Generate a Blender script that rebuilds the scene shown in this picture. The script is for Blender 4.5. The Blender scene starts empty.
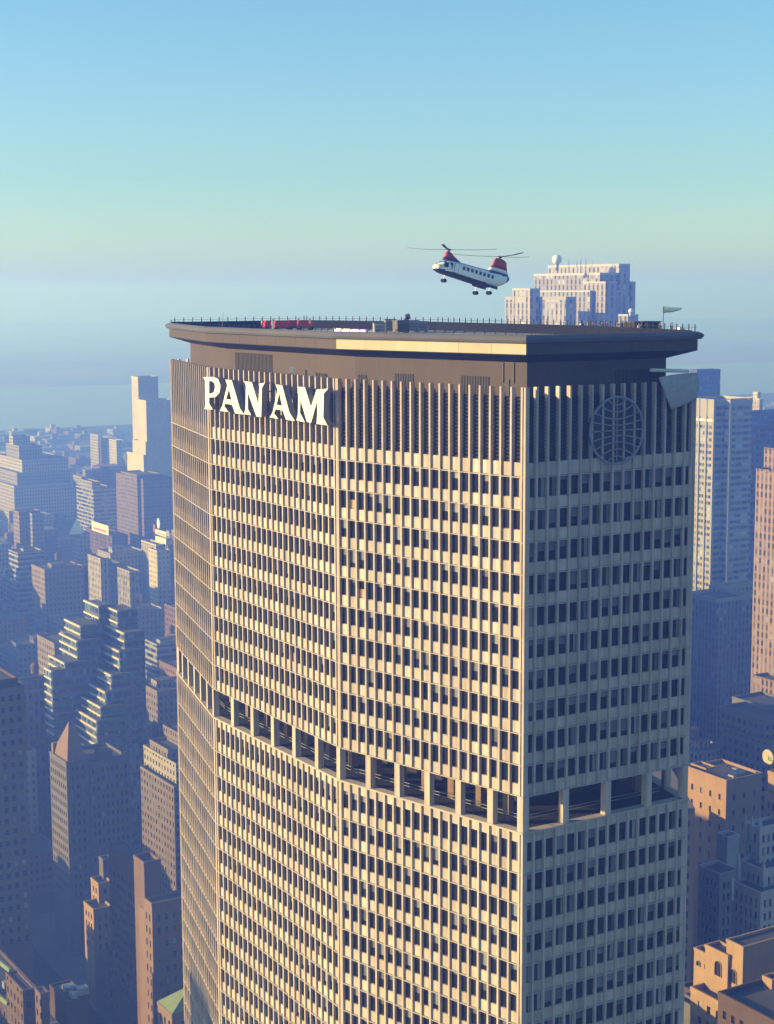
import bpy, math, random
from mathutils import Vector, Matrix
random.seed(7)
C = bpy.context.scene.collection
# ------------------------------------------------------------------ camera model (solved from the photograph's perspective)
F = 1647.83; PITCH = .1333; ROLL = -.0043; CZ = 251.0
cp, sp_ = math.cos(PITCH), math.sin(PITCH); cr, sr = math.cos(ROLL), math.sin(ROLL)
def ray(px, py):
    X, Y = px-387, py-512
    X0 = X*cr+Y*sr; Y0 = -X*sr+Y*cr
    u = -Y0/F
    return Vector((X0/F, cp+u*sp_, -sp_+u*cp))
def at(px, py, Y):
    r = ray(px, py); k = Y/r.y
    return Vector((r.x*k, Y, CZ+r.z*k))
def proj(p):
    x, y, z = p[0], p[1], p[2]-CZ
    dep = y*cp-z*sp_; up = y*sp_+z*cp
    X, Y = F*x/dep, -F*up/dep
    return 387+X*cr-Y*sr, 512+X*sr+Y*cr
def onplane(px, py, o, n):
    r = ray(px, py); c = Vector((0, 0, CZ))
    return c+r*((o-c).dot(n)/r.dot(n))
YAW = 2.1187
Wd = Vector((math.cos(YAW), math.sin(YAW), 0)); Nd = Vector((Wd.y, -Wd.x, 0)); Ed = -Wd; Sd = -Nd
ROT = math.atan2(Ed.y, Ed.x)
Z = Vector((0, 0, 1))
# ------------------------------------------------------------------ mesh builder
class MB:
    def __init__(s): s.v = []; s.f = []; s.m = []; s.uv = []; s.mats = []
    def mi(s, m):
        if m not in s.mats: s.mats.append(m)
        return s.mats.index(m)
    def face(s, pts, mat, uv=None):
        b = len(s.v); s.v += [tuple(p) for p in pts]; s.f.append(tuple(range(b, b+len(pts)))); s.m.append(s.mi(mat))
        s.uv += uv if uv else [(0, 0)]*len(pts)
    def hexa(s, P, mat, top=None):
        b = len(s.v); s.v += [tuple(p) for p in P]; k = s.mi(mat); kt = s.mi(top) if top else k
        for i, q in enumerate(((0, 3, 2, 1), (4, 5, 6, 7), (0, 1, 5, 4), (1, 2, 6, 5), (2, 3, 7, 6), (3, 0, 4, 7))):
            s.f.append(tuple(b+j for j in q)); s.m.append(kt if i == 1 else k)
            if i < 2: s.uv += [(0, 0)]*4
            else:
                pts = [Vector(P[j]) for j in q]; w = (pts[1].xy-pts[0].xy).length
                off = 0 if i in (2, 4) else 0
                s.uv += [(off, pts[0].z), (off+w, pts[1].z), (off+w, pts[2].z), (off, pts[3].z)]
    def box(s, a, b, mat, top=None):
        x0, y0, z0 = a; x1, y1, z1 = b
        s.hexa([(x0, y0, z0), (x1, y0, z0), (x1, y1, z0), (x0, y1, z0), (x0, y0, z1), (x1, y0, z1), (x1, y1, z1), (x0, y1, z1)], mat, top)
    def fr(s, o, t, n, S, D, H, mat):   # box in a facet frame: along t, outward n, height
        P = []
        for z in H:
            for (a, d) in ((S[0], D[0]), (S[0], D[1]), (S[1], D[1]), (S[1], D[0])):
                q = o+t*a+n*d; P.append((q.x, q.y, z))
        s.hexa(P, mat)
    def prism(s, pts, z0, z1, mat, top=None):
        b = len(s.v); n = len(pts)
        s.v += [(p[0], p[1], z0) for p in pts]+[(p[0], p[1], z1) for p in pts]
        k = s.mi(mat); kt = s.mi(top) if top else k
        s.f.append(tuple(b+i for i in reversed(range(n)))); s.m.append(k); s.uv += [(0, 0)]*n
        s.f.append(tuple(b+n+i for i in range(n))); s.m.append(kt); s.uv += [(0, 0)]*n
        u = 0
        for i in range(n):
            j = (i+1) % n; L = math.dist(pts[i][:2], pts[j][:2])
            s.f.append((b+i, b+j, b+n+j, b+n+i)); s.m.append(k)
            s.uv += [(u, z0), (u+L, z0), (u+L, z1), (u, z1)]; u += L
    def loft(s, rings, mat, cap=True, mats=None):
        b = len(s.v); n = len(rings[0])
        for r in rings: s.v += [tuple(p) for p in r]
        for k in range(len(rings)-1):
            m = s.mi(mats[k] if mats else mat)
            for i in range(n):
                j = (i+1) % n
                s.f.append((b+k*n+i, b+k*n+j, b+(k+1)*n+j, b+(k+1)*n+i)); s.m.append(m); s.uv += [(0, 0)]*4
        if cap:
            m = s.mi(mat)
            s.f.append(tuple(b+i for i in reversed(range(n)))); s.m.append(m); s.uv += [(0, 0)]*n
            s.f.append(tuple(b+(len(rings)-1)*n+i for i in range(n))); s.m.append(m); s.uv += [(0, 0)]*n
    def tube(s, pts, r, mat, seg=6, cap=True):
        pts = [Vector(p) for p in pts]; rings = []
        rr = r if isinstance(r, (list, tuple)) else [r]*len(pts)
        for i, p in enumerate(pts):
            d = (pts[min(i+1, len(pts)-1)]-pts[max(i-1, 0)]).normalized()
            a = Vector((0, 0, 1)) if abs(d.z) < .9 else Vector((1, 0, 0))
            e1 = d.cross(a).normalized(); e2 = d.cross(e1)
            rings.append([p+(e1*math.cos(2*math.pi*k/seg)+e2*math.sin(2*math.pi*k/seg))*rr[i] for k in range(seg)])
        s.loft(rings, mat, cap)
    def ball(s, c, r, mat, seg=12, rows=8):
        c = Vector(c); rx, ry, rz = r if isinstance(r, (list, tuple)) else (r, r, r)
        rings = []
        for k in range(1, rows):
            a = math.pi*k/rows
            rings.append([c+Vector((rx*math.sin(a)*math.cos(2*math.pi*i/seg), ry*math.sin(a)*math.sin(2*math.pi*i/seg), -rz*math.cos(a))) for i in range(seg)])
        s.loft(rings, mat)
    def build(s, name, parent=None, smooth=False, kind=None, label=None, recalc=True):
        me = bpy.data.meshes.new(name); me.from_pydata(s.v, [], s.f)
        for m in s.mats: me.materials.append(m)
        me.polygons.foreach_set('material_index', s.m)
        ul = me.uv_layers.new(name='UVMap'); ul.data.foreach_set('uv', [c for p in s.uv for c in p])
        if smooth: me.polygons.foreach_set('use_smooth', [True]*len(s.f))
        me.update()
        o = bpy.data.objects.new(name, me); C.objects.link(o)
        if parent: o.parent = parent
        if kind: o['kind'] = kind
        if label: o['label'] = label
        return o
def thing(name, label, cat, loc=(0, 0, 0), rz=0, group=None):
    o = bpy.data.objects.new(name, None); C.objects.link(o); o.location = loc; o.rotation_euler = (0, 0, rz)
    o.empty_display_size = 1
    tag(o, label, cat, group); return o
def tag(o, label, cat, group=None):
    o['label'] = label; o['category'] = cat
    if group: o['group'] = group
    return o
def flip_fix(o):
    import bmesh
    bm = bmesh.new(); bm.from_mesh(o.data); bmesh.ops.recalc_face_normals(bm, faces=bm.faces); bm.to_mesh(o.data); bm.free()
def dup(root, loc, rz, label=None):
    r = root.copy(); C.objects.link(r); r.location = loc; r.rotation_euler = (0, 0, rz)
    if label: r['label'] = label
    for ch in list(root.children):
        c = ch.copy(); C.objects.link(c); c.parent = r
        for g in ch.children:
            d = g.copy(); C.objects.link(d); d.parent = c
    return r
# ------------------------------------------------------------------ materials
def nt(m): return m.node_tree.nodes, m.node_tree.links
def mat(name, col, rough=.8, metal=0, var=.12, scale=.6, spec=.3, island=0., streak=0., bump=0.):
    m = bpy.data.materials.new(name); m.use_nodes = True; N, L = nt(m); b = N['Principled BSDF']
    b.inputs['Roughness'].default_value = rough; b.inputs['Metallic'].default_value = metal
    b.inputs['Specular IOR Level'].default_value = spec
    tc = N.new('ShaderNodeTexCoord')
    no = N.new('ShaderNodeTexNoise'); no.inputs['Scale'].default_value = scale; no.inputs['Detail'].default_value = 6
    L.new(tc.outputs['Object'], no.inputs['Vector'])
    mr = N.new('ShaderNodeMapRange'); mr.inputs[1].default_value = .25; mr.inputs[2].default_value = .75
    mr.inputs[3].default_value = 1-var; mr.inputs[4].default_value = 1+var
    L.new(no.outputs[0], mr.inputs[0]); val = mr.outputs[0]
    if island:
        g = N.new('ShaderNodeNewGeometry'); m2 = N.new('ShaderNodeMapRange'); m2.inputs[3].default_value = 1-island; m2.inputs[4].default_value = 1+island*.6
        L.new(g.outputs['Random Per Island'], m2.inputs[0])
        mu = N.new('ShaderNodeMath'); mu.operation = 'MULTIPLY'; L.new(val, mu.inputs[0]); L.new(m2.outputs[0], mu.inputs[1]); val = mu.outputs[0]
    if streak:
        mp = N.new('ShaderNodeMapping'); mp.inputs['Scale'].default_value = (2.2, 2.2, .08); L.new(tc.outputs['Object'], mp.inputs[0])
        n2 = N.new('ShaderNodeTexNoise'); n2.inputs['Scale'].default_value = 1; n2.inputs['Detail'].default_value = 5; L.new(mp.outputs[0], n2.inputs['Vector'])
        m3 = N.new('ShaderNodeMapRange'); m3.inputs[1].default_value = .35; m3.inputs[2].default_value = .7; m3.inputs[3].default_value = 1; m3.inputs[4].default_value = 1-streak
        L.new(n2.outputs[0], m3.inputs[0])
        mu = N.new('ShaderNodeMath'); mu.operation = 'MULTIPLY'; L.new(val, mu.inputs[0]); L.new(m3.outputs[0], mu.inputs[1]); val = mu.outputs[0]
    vm = N.new('ShaderNodeVectorMath'); vm.operation = 'SCALE'; vm.inputs[0].default_value = col
    L.new(val, vm.inputs['Scale']); L.new(vm.outputs[0], b.inputs['Base Color'])
    if bump:
        bp = N.new('ShaderNodeBump'); bp.inputs['Strength'].default_value = bump; bp.inputs['Distance'].default_value = .05
        L.new(no.outputs[0], bp.inputs['Height']); L.new(bp.outputs[0], b.inputs['Normal'])
    return m
def glassmat(name, col, rough=.08, island=.5, spec=.5):
    return mat(name, col, rough, 0, .05, .4, spec, island)
def citymat(name, col, mod=3.2, fl=3.6, ww=.5, wh=.5, gcol=(.02, .025, .035), band=0.):
    """far facade: wall with a metre-true grid of windows"""
    m = bpy.data.materials.new(name); m.use_nodes = True; N, L = nt(m); b = N['Principled BSDF']
    b.inputs['Specular IOR Level'].default_value = .3
    tc = N.new('ShaderNodeTexCoord'); sx = N.new('ShaderNodeSeparateXYZ'); L.new(tc.outputs['UV'], sx.inputs[0])
    def M(op, a, bb=None, c=None):
        n = N.new('ShaderNodeMath'); n.operation = op
        for i, v in enumerate((a, bb, c)):
            if v is None: continue
            if isinstance(v, (int, float)): n.inputs[i].default_value = v
            else: L.new(v, n.inputs[i])
        return n.outputs[0]
    u = M('DIVIDE', sx.outputs[0], mod); v = M('DIVIDE', sx.outputs[1], fl)
    fu, fv = M('FRACT', u), M('FRACT', v)
    iu = M('LESS_THAN', M('ABSOLUTE', M('SUBTRACT', fu, .5)), ww/2); iv = M('LESS_THAN', M('ABSOLUTE', M('SUBTRACT', fv, .5)), wh/2)
    g = N.new('ShaderNodeNewGeometry'); sn = N.new('ShaderNodeSeparateXYZ'); L.new(g.outputs['Normal'], sn.inputs[0])
    side = M('LESS_THAN', M('ABSOLUTE', sn.outputs[2]), .5)
    win = M('MULTIPLY', M('MULTIPLY', iu, iv), side)
    cx = N.new('ShaderNodeCombineXYZ'); L.new(M('FLOOR', u), cx.inputs[0]); L.new(M('FLOOR', v), cx.inputs[1])
    oi = N.new('ShaderNodeObjectInfo'); L.new(oi.outputs['Random'], cx.inputs[2])
    wn = N.new('ShaderNodeTexWhiteNoise'); L.new(cx.outputs[0], wn.inputs['Vector'])
    no = N.new('ShaderNodeTexNoise'); no.inputs['Scale'].default_value = .12; no.inputs['Detail'].default_value = 5; L.new(tc.outputs['Object'], no.inputs['Vector'])
    k = M('MULTIPLY', M('ADD', M('MULTIPLY', no.outputs[0], .5), .75), M('ADD', M('MULTIPLY', oi.outputs['Random'], .5), .75))
    if band:
        k = M('MULTIPLY', k, M('SUBTRACT', 1., M('MULTIPLY', iu, band)))
    vm = N.new('ShaderNodeVectorMath'); vm.operation = 'SCALE'; vm.inputs[0].default_value = col; L.new(k, vm.inputs['Scale'])
    vg = N.new('ShaderNodeVectorMath'); vg.operation = 'SCALE'; vg.inputs[0].default_value = gcol
    L.new(M('ADD', M('MULTIPLY', M('POWER', wn.outputs[0], 4.), 5.), .6), vg.inputs['Scale'])
    mx = N.new('ShaderNodeMix'); mx.data_type = 'RGBA'; L.new(win, mx.inputs[0]); L.new(vm.outputs[0], mx.inputs[6]); L.new(vg.outputs[0], mx.inputs[7])
    L.new(mx.outputs[2], b.inputs['Base Color'])
    L.new(M('SUBTRACT', .85, M('MULTIPLY', win, .6)), b.inputs['Roughness'])
    return m
M_ = {}
M_['conc'] = mat('precast_concrete', (.53, .435, .355), .85, 0, .12, .35, .25, .18, .36)
M_['fin'] = mat('precast_fin', (.49, .405, .34), .85, 0, .12, .5, .25, .12, .3)
M_['ledge'] = mat('precast_ledge', (.42, .36, .31), .85, 0, .1, .5)
M_['joint'] = mat('joint_dark', (.06, .05, .045), .9)
M_['reveal'] = mat('dark_reveal', (.07, .065, .06), .8)
M_['glass'] = glassmat('tinted_glass', (.014, .015, .020), .06, .4, .32)
M_['blind'] = mat('window_blind', (.15, .15, .16), .5, 0, .1, .5, .5, .6)
M_['blind2'] = mat('window_curtain', (.30, .29, .27), .6, 0, .1, .5, .5, .5)
M_['frame'] = mat('window_frame', (.10, .09, .085), .5)
M_['louver'] = mat('louver_metal', (.03, .029, .032), .6, 0, .2, 2)
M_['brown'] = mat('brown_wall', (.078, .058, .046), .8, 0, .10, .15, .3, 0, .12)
M_['brown2'] = mat('brown_louver', (.045, .038, .034), .8, 0, .1, .3)
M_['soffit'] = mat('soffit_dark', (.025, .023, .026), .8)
M_['rim'] = mat('roof_rim', (.11, .105, .11), .7, 0, .12, .3)
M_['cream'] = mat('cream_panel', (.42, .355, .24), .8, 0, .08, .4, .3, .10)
M_['deck'] = mat('roof_deck', (.20, .185, .165), .9, 0, .15, .15)
M_['deckpale'] = mat('roof_deck_pale', (.42, .39, .35), .9, 0, .15, .15)
M_['slate'] = mat('slate_backing', (.045, .045, .055), .8)
M_['litwin'] = mat('lit_window', (.3, .2, .12), .5)
M_['litwin'].node_tree.nodes['Principled BSDF'].inputs['Emission Color'].default_value = (1, .5, .22, 1); M_['litwin'].node_tree.nodes['Principled BSDF'].inputs['Emission Strength'].default_value = .10
M_['white'] = mat('white_paint', (.70, .68, .62), .6, 0, .06, .5)
M_['letter'] = mat('letter_face', (.70, .65, .53), .55, 0, .10, .6)
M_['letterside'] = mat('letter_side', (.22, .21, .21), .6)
M_['ring'] = mat('emblem_metal', (.21, .22, .25), .6)
M_['metal'] = mat('dark_metal', (.05, .05, .055), .5, .5)
M_['steel'] = mat('grey_steel', (.30, .30, .31), .5, .4)
M_['canvas'] = mat('canvas', (.36, .355, .35), .9, 0, .15, 1.5, .2, 0, .1, .4)
M_['railblack'] = mat('rail_black', (.014, .015, .02), .95, 0, .05, .5, .1)
M_['red'] = mat('red_paint', (.42, .03, .04), .45, 0, .05)
M_['blue'] = mat('blue_paint', (.02, .04, .16), .4, 0, .05)
M_['navy'] = mat('navy_belly', (.02, .022, .045), .5, 0, .05)
M_['copter'] = mat('helicopter_white', (.80, .80, .78), .35, 0, .04)
M_['rubber'] = mat('rubber', (.02, .02, .02), .9)
M_['blade'] = mat('rotor_blade', (.05, .05, .055), .6)
M_['copper'] = mat('green_copper', (.15, .20, .095), .8, 0, .2, .3)
M_['asph'] = mat('asphalt', (.05, .05, .053), .95, 0, .25, .05)
M_['pave'] = mat('pavement_concrete', (.09, .088, .085), .95, 0, .2, .1)
M_['roofd'] = mat('tar_roof', (.07, .068, .07), .95, 0, .3, .12)
M_['roofg'] = mat('gravel_roof', (.09, .085, .08), .95, 0, .3, .12)
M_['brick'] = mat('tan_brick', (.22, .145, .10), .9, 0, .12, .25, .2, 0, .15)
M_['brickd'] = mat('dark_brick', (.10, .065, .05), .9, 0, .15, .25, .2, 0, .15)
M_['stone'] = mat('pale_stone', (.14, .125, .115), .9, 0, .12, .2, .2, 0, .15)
M_['stoneb'] = mat('light_stone', (.46, .42, .39), .9, 0, .12, .2, .2, 0, .2)
M_['stonew'] = mat('white_stone', (.32, .30, .26), .9, 0, .08, .2, .2, 0, .1)
M_['orange'] = mat('orange_brick', (.33, .215, .125), .9, 0, .1, .3, .2, 0, .15)
M_['wood'] = mat('tank_wood', (.15, .10, .07), .9)
M_['skin'] = mat('skin', (.45, .28, .2), .6)
M_['skyblueglass'] = glassmat('slab_glass', (.04, .06, .09), .2, .2)

SKYTINT = (.79, .98, 1.03); SKYS = .118; SUNE = 5.0; SUNC = (1.0, .77, .41); EXPO = .92
HZD = .00064; HZC = (.14, .27, 1.0); HZA = .3; HZB = (.77, .83, .95, 1.0)
M_['farland'] = mat('far_land', (.26, .25, .23), .95, 0, .4, .004)
M_['cream2'] = mat('nose_cream', (.75,.68,.45), .4); M_['sock'] = mat('windsock_cloth', (.92,.88,.70), .8)
M_['signred'] = mat('sign_red', (.5, .12, .10), .7)
M_['signgreen'] = mat('sign_green', (.05, .25, .10), .7)

# ------------------------------------------------------------------ sky, sun, camera
SUN_EL = math.radians(13.0); sdir = Vector((-1.0, -.03, 0)).normalized()
sunv = Vector((sdir.x*math.cos(SUN_EL), sdir.y*math.cos(SUN_EL), math.sin(SUN_EL)))
sc = bpy.context.scene
w = bpy.data.worlds.new('World'); sc.world = w; w.use_nodes = True
N, L = w.node_tree.nodes, w.node_tree.links
bg = N['Background']; sky = N.new('ShaderNodeTexSky'); sky.sky_type = 'NISHITA'; sky.sun_disc = False
sky.sun_elevation = SUN_EL; sky.sun_rotation = math.atan2(sunv.x, sunv.y); sky.altitude = 100
sky.air_density = 1.0; sky.dust_density = .9; sky.ozone_density = 3
tint = N.new('ShaderNodeMix'); tint.data_type = 'RGBA'; tint.blend_type = 'MULTIPLY'; tint.inputs[0].default_value = 1
tint.inputs[7].default_value = (SKYTINT[0], SKYTINT[1], SKYTINT[2], 1)
L.new(sky.outputs[0], tint.inputs[6])
wtc = N.new('ShaderNodeTexCoord'); wsx = N.new('ShaderNodeSeparateXYZ'); L.new(wtc.outputs['Generated'], wsx.inputs[0])
wmr = N.new('ShaderNodeMapRange'); wmr.interpolation_type = 'SMOOTHSTEP'; wmr.inputs[1].default_value = -.01; wmr.inputs[2].default_value = .075; wmr.inputs[3].default_value = 1.3; wmr.inputs[4].default_value = 1.0
L.new(wsx.outputs[2], wmr.inputs[0]); wvm = N.new('ShaderNodeVectorMath'); wvm.operation = 'SCALE'; L.new(tint.outputs[2], wvm.inputs[0]); L.new(wmr.outputs[0], wvm.inputs['Scale']); L.new(wvm.outputs[0], bg.inputs[0]); bg.inputs[1].default_value = SKYS
sl = bpy.data.lights.new('sun', 'SUN'); sl.energy = SUNE; sl.angle = math.radians(.6); sl.color = SUNC
so = bpy.data.objects.new('sun', sl); C.objects.link(so); so.rotation_euler = (-sunv).to_track_quat('-Z', 'Y').to_euler(); so.location = (-300, 0, 500)
cd = bpy.data.cameras.new('camera'); co = bpy.data.objects.new('camera', cd); C.objects.link(co); sc.camera = co
cd.sensor_fit = 'VERTICAL'; cd.sensor_height = 24; cd.lens = 24*F/1024; cd.clip_end = 60000; cd.clip_start = 1
co.matrix_world = Matrix.Translation((0, 0, CZ)) @ Matrix.Rotation(math.pi/2-PITCH, 4, 'X') @ Matrix.Rotation(ROLL, 4, 'Z')
sc.view_settings.view_transform = 'Standard'; sc.view_settings.look = 'None'; sc.view_settings.exposure = EXPO; sc.view_settings.gamma = 1
sc.cycles.use_denoising = True; sc.cycles.volume_bounces = 2; sc.cycles.max_bounces = 5; sc.cycles.diffuse_bounces = 3
sc.cycles.glossy_bounces = 3; sc.cycles.sample_clamp_indirect = 6
# haze: one closed box of air round everything
hz = MB(); hz.box((-14000, -1500, -3), (14000, 15500, 293), M_['pave'])
ho = hz.build('haze'); ho['kind'] = 'stuff'; ho.data.materials.clear()
tag(ho, 'blue grey city haze thickening with distance', 'haze')
hm = bpy.data.materials.new('haze_air'); hm.use_nodes = True; N, L = nt(hm); N.clear()
out = N.new('ShaderNodeOutputMaterial'); pv = N.new('ShaderNodeVolumePrincipled'); pv.inputs['Density'].default_value = HZD
pv.inputs['Color'].default_value = (*HZC, 1); pv.inputs['Anisotropy'].default_value = HZA; pv.inputs['Absorption Color'].default_value = HZB
L.new(pv.outputs[0], out.inputs['Volume']); ho.data.materials.append(hm)
flip_fix(ho)
# ------------------------------------------------------------------ ground, river, far shore
def wn(a, b, z=0): # a metres west, b metres north of the tower
    q = Vector((0, 230, 0))+Wd*a+Nd*b; return (q.x, q.y, z)
g = MB(); g.face([(-13000, -1400, 0), (13000, -1400, 0), (13000, 15000, 0), (-13000, 15000, 0)], M_['asph'])
gm = bpy.data.materials.new('city_ground'); gm.use_nodes = True
o = g.build('ground'); o['kind'] = 'structure'
rv = MB(); mw = bpy.data.materials.new('river_water'); mw.use_nodes = True
NN, LL = nt(mw); b = NN['Principled BSDF']; b.inputs['Base Color'].default_value = (.20, .22, .21, 1); b.inputs['Roughness'].default_value = .28
no = NN.new('ShaderNodeTexNoise'); no.inputs['Scale'].default_value = .02; no.inputs['Detail'].default_value = 8; tc = NN.new('ShaderNodeTexCoord'); LL.new(tc.outputs['Object'], no.inputs['Vector'])
bp = NN.new('ShaderNodeBump'); bp.inputs['Strength'].default_value = .5; bp.inputs['Distance'].default_value = 2; LL.new(no.outputs[0], bp.inputs['Height']); LL.new(bp.outputs[0], b.inputs['Normal'])
rv.face([wn(2750, -6500, .1), wn(4050, -6500, .1), wn(4050, 7000, .1), wn(2750, 7000, .1)], mw)
o = rv.build('river'); o['kind'] = 'structure'
fs = MB(); rng = random.Random(3)
prev = None
prof = []
for i in range(60):
    b_ = -6500+i*13500/59
    prof.append((b_, 8+16*abs(math.sin(i*.31))+rng.uniform(0, 6)))
for (b0, h0), (b1, h1) in zip(prof, prof[1:]):
    fs.face([wn(4060, b0, 0), wn(4060, b1, 0), wn(4350, b1, h1*.5), wn(4350, b0, h0*.5)], M_['farland'])
    fs.face([wn(4350, b0, h0*.5), wn(4350, b1, h1*.5), wn(5200, b1, h1), wn(5200, b0, h0)], M_['farland'])
    fs.face([wn(5200, b0, h0), wn(5200, b1, h1), wn(6500, b1, 0), wn(6500, b0, 0)], M_['farland'])
fs.face([wn(6500, -6500, .5), wn(6500, 7000, .5), wn(11500, 7000, .5), wn(11500, -6500, .5)], M_['farland'])
o = fs.build('far_shore_hills'); o['kind'] = 'structure'
# ------------------------------------------------------------------ the big octagonal tower
ZT = 240.12
wm = 1.587
Pa = Vector((-35.41193222, 270.46658264, 0)); Pb = Vector((-26.1336417, 240.53576757, 0)); Pc = Vector((-6.30633022, 208.04104754, 0))
Pd = Vector((15.76175381, 186.39838421, 0)); Pe = Vector((37.57877213, 199.71047976, 0))
def mir(p):
    k = (p-Pd).dot(Nd); Lde = (Pe-Pd).length
    return p+Nd*(Lde-2*k)
PL = [Pa, Pb, Pc, Pd, Pe, mir(Pc), mir(Pb), mir(Pa)]
NF = 8
def offset(t):  # inward by t
    out = []
    for i in range(8):
        p0, p1, p2 = PL[i-1], PL[i], PL[(i+1) % 8]
        d1 = (p1-p0).normalized(); d2 = (p2-p1).normalized()
        n1 = Vector((-d1.y, d1.x, 0)); n2 = Vector((-d2.y, d2.x, 0))
        out.append(p1+(n1+n2)*(t/(1+n1.dot(n2))))
    return out
facets = []
for i in range(8):
    p0, p1 = PL[i], PL[(i+1) % 8]; t = (p1-p0).normalized(); n = Vector((t.y, -t.x, 0)); Lf = (p1-p0).length
    e = .14
    if i in (0, 4): pos = [e]+[Lf-e-k*wm for k in range(19, -1, -1)]
    elif i in (2, 6): pos = [e+k*wm for k in range(20)]+[Lf-e]
    elif i in (1, 5): pos = [e]+[.5*wm+k*wm for k in range(24)]+[Lf-e]
    else: pos = [e]+[.083+k*wm for k in range(1, 16)]+[Lf-e]
    pos = sorted(pos); facets.append((p0, t, n, Lf, pos))
VIS = (0, 1, 2, 3)
tower = thing('office_tower', 'giant pale concrete octagonal office tower with PANAM in white letters and a dark roof slab', 'skyscraper', (8, 225, 0))
tower_inv = Matrix.Translation((-8, -225, 0))
class TB(MB):
    def build(s, name, parent=None, **k):
        o = MB.build(s, name, parent, **k)
        p = parent
        if p is not None: o.matrix_parent_inverse = p.matrix_world.inverted() if False else Matrix.Translation((-8, -225, 0))
        return o
HF = 3.76
ZL1 = ZT-10.33; ZS = ZL1-10*HF; ZM = ZS-4.26; ZN = ZM-5.15
floors = []           # (window top, window bottom, spandrel bottom)
for k in range(10): zt = ZL1-k*HF; floors.append((zt, zt-2.32, zt-HF))
floors.append((ZM-1.39, ZM-1.39-2.32, ZN))
k = 0
zt = ZN
while zt > 22: floors.append((zt, zt-2.32, zt-HF)); zt -= HF
ZB = zt
# inner core walls behind the glass
b = TB(); b.prism(offset(.75), ZM-.05, ZL1-.0, M_['reveal']) if False else None
b.prism(offset(.86), ZS, ZL1-.3, M_['reveal']); b.prism(offset(.86), ZB, ZM-.02, M_['reveal'])
b.build('inner_wall', tower)
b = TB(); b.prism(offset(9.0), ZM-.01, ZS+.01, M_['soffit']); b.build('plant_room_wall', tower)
b = TB(); b.prism(offset(-14), 0, 22, M_['stone'], M_['roofg']); b.prism(offset(.3), 22, ZB+.02, M_['stone']); b.build('podium', tower)
# fins
rest = TB()
def fin(mb, f, s):
    o, t, n, Lf, pos = f; a, c = s-.13, s+.13
    mb.fr(o, t, n, (a, c), (-.66, 0), (ZL1, ZT), M_['fin'])
    mb.fr(o, t, n, (a, c), (-.84, 0), (ZS, ZL1-.03), M_['fin'])
    mb.fr(o, t, n, (a, c), (-.84, 0), (ZB, ZM), M_['fin'])
cnt = 0
for fi, f in enumerate(facets):
    for s in f[4]:
        if fi in VIS: b = TB(); fin(b, f, s); b.build('mullion', tower); cnt += 1
        else: fin(rest, f, s)
rest.build('mullion', tower, kind='stuff')
# spandrel rings, one object per floor; ledges at the joints
def ring(mb, z0, z1, d0, d1, m, facs=range(8), seg=True, top=None):
    for fi in facs:
        o, t, n, Lf, pos = facets[fi]
        if not seg: mb.fr(o, t, n, (.01, Lf-.01), (d0, d1), (z0, z1), m); continue
        for a, c in zip(pos, pos[1:]):
            mb.fr(o, t, n, (a+.131, c-.131), (d0, d1), (z0, z1), m)
b = TB(); ring(b, ZL1+.12, ZL1+1.70, -.66, -.25, M_['conc']); ring(b, ZL1-.02, ZL1+.07, -.7, .03, M_['ledge'], seg=False); b.build('spandrel', tower)
for i, (zt, zb, zs) in enumerate(floors):
    b = TB(); ring(b, zs+.10, zb, -.84, -.25, M_['conc'])
    if abs(zs-ZS) > .01: ring(b, zs-.02, zs+.06, -.84, .03, M_['ledge'], seg=False)
    else: ring(b, zs-.0, zs+.099, -.84, .0, M_['ledge'], seg=False)
    # thin frieze over the windows, and the narrow solid bays
    for fi in range(8):
        o, t, n, Lf, pos = facets[fi]
        for a, c in zip(pos, pos[1:]):
            if c-a < 1.2: b.fr(o, t, n, (a+.131, c-.131), (-.84, -.3), (zb+.01, zt-.03), M_['conc'])
    b.build('spandrel', tower)
b = TB(); ring(b, ZM-1.38, ZM-.22, -.84, -.25, M_['conc']); ring(b, ZM-.2, ZM+.02, -1.2, .06, M_['ledge'], seg=False); b.build('parapet_band', tower)
# windows
wr = random.Random(11)
def window(mb, f, a, c, zt, zb):
    o, t, n, Lf, pos = f; a += .132; c -= .132; zt -= .03
    for (S, H) in (((a, a+.05), (zb, zt)), ((c-.05, c), (zb, zt)), ((a+.051, c-.051), (zt-.05, zt)), ((a+.051, c-.051), (zb, zb+.06))):
        mb.fr(o, t, n, S, (-.47, -.41), H, M_['frame'])
    r = wr.random(); g0, g1 = zb+.061, zt-.051; A, B = a+.052, c-.052
    def q(s0, s1, z0, z1, m, d=-.44):
        P = [o+t*s0+n*d, o+t*s1+n*d]
        mb.face([(P[0].x, P[0].y, z0), (P[1].x, P[1].y, z0), (P[1].x, P[1].y, z1), (P[0].x, P[0].y, z1)], m)
    if r < .006: q(A, B, g0, (g0+g1)/2, M_['litwin']); q(A, B, (g0+g1)/2, g1, M_['glass'])
    elif r < .42: q(A, B, g0, g1, M_['glass'])
    elif r < .72:
        k = g1-(g1-g0)*wr.choice((.2, .35, .5, .5, .75)); q(A, B, g0, k, M_['glass']); q(A, B, k, g1, M_['blind'])
    else:
        k = B-(B-A)*wr.uniform(.2, .45); q(A, k, g0, g1, M_['glass']); q(k, B, g0, g1, M_['blind2'] if wr.random() < .35 else M_['blind'])
bulk = TB(); n_ind = 0
for i, (zt, zb, zs) in enumerate(floors):
    for fi in range(8):
        f = facets[fi]
        for a, c in zip(f[4], f[4][1:]):
            if c-a < 1.2: continue
            if fi == 3 and n_ind < 100:
                b = TB(); window(b, f, a, c, zt, zb); b.build('window', tower); n_ind += 1
            else: window(bulk, f, a, c, zt, zb)
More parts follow.
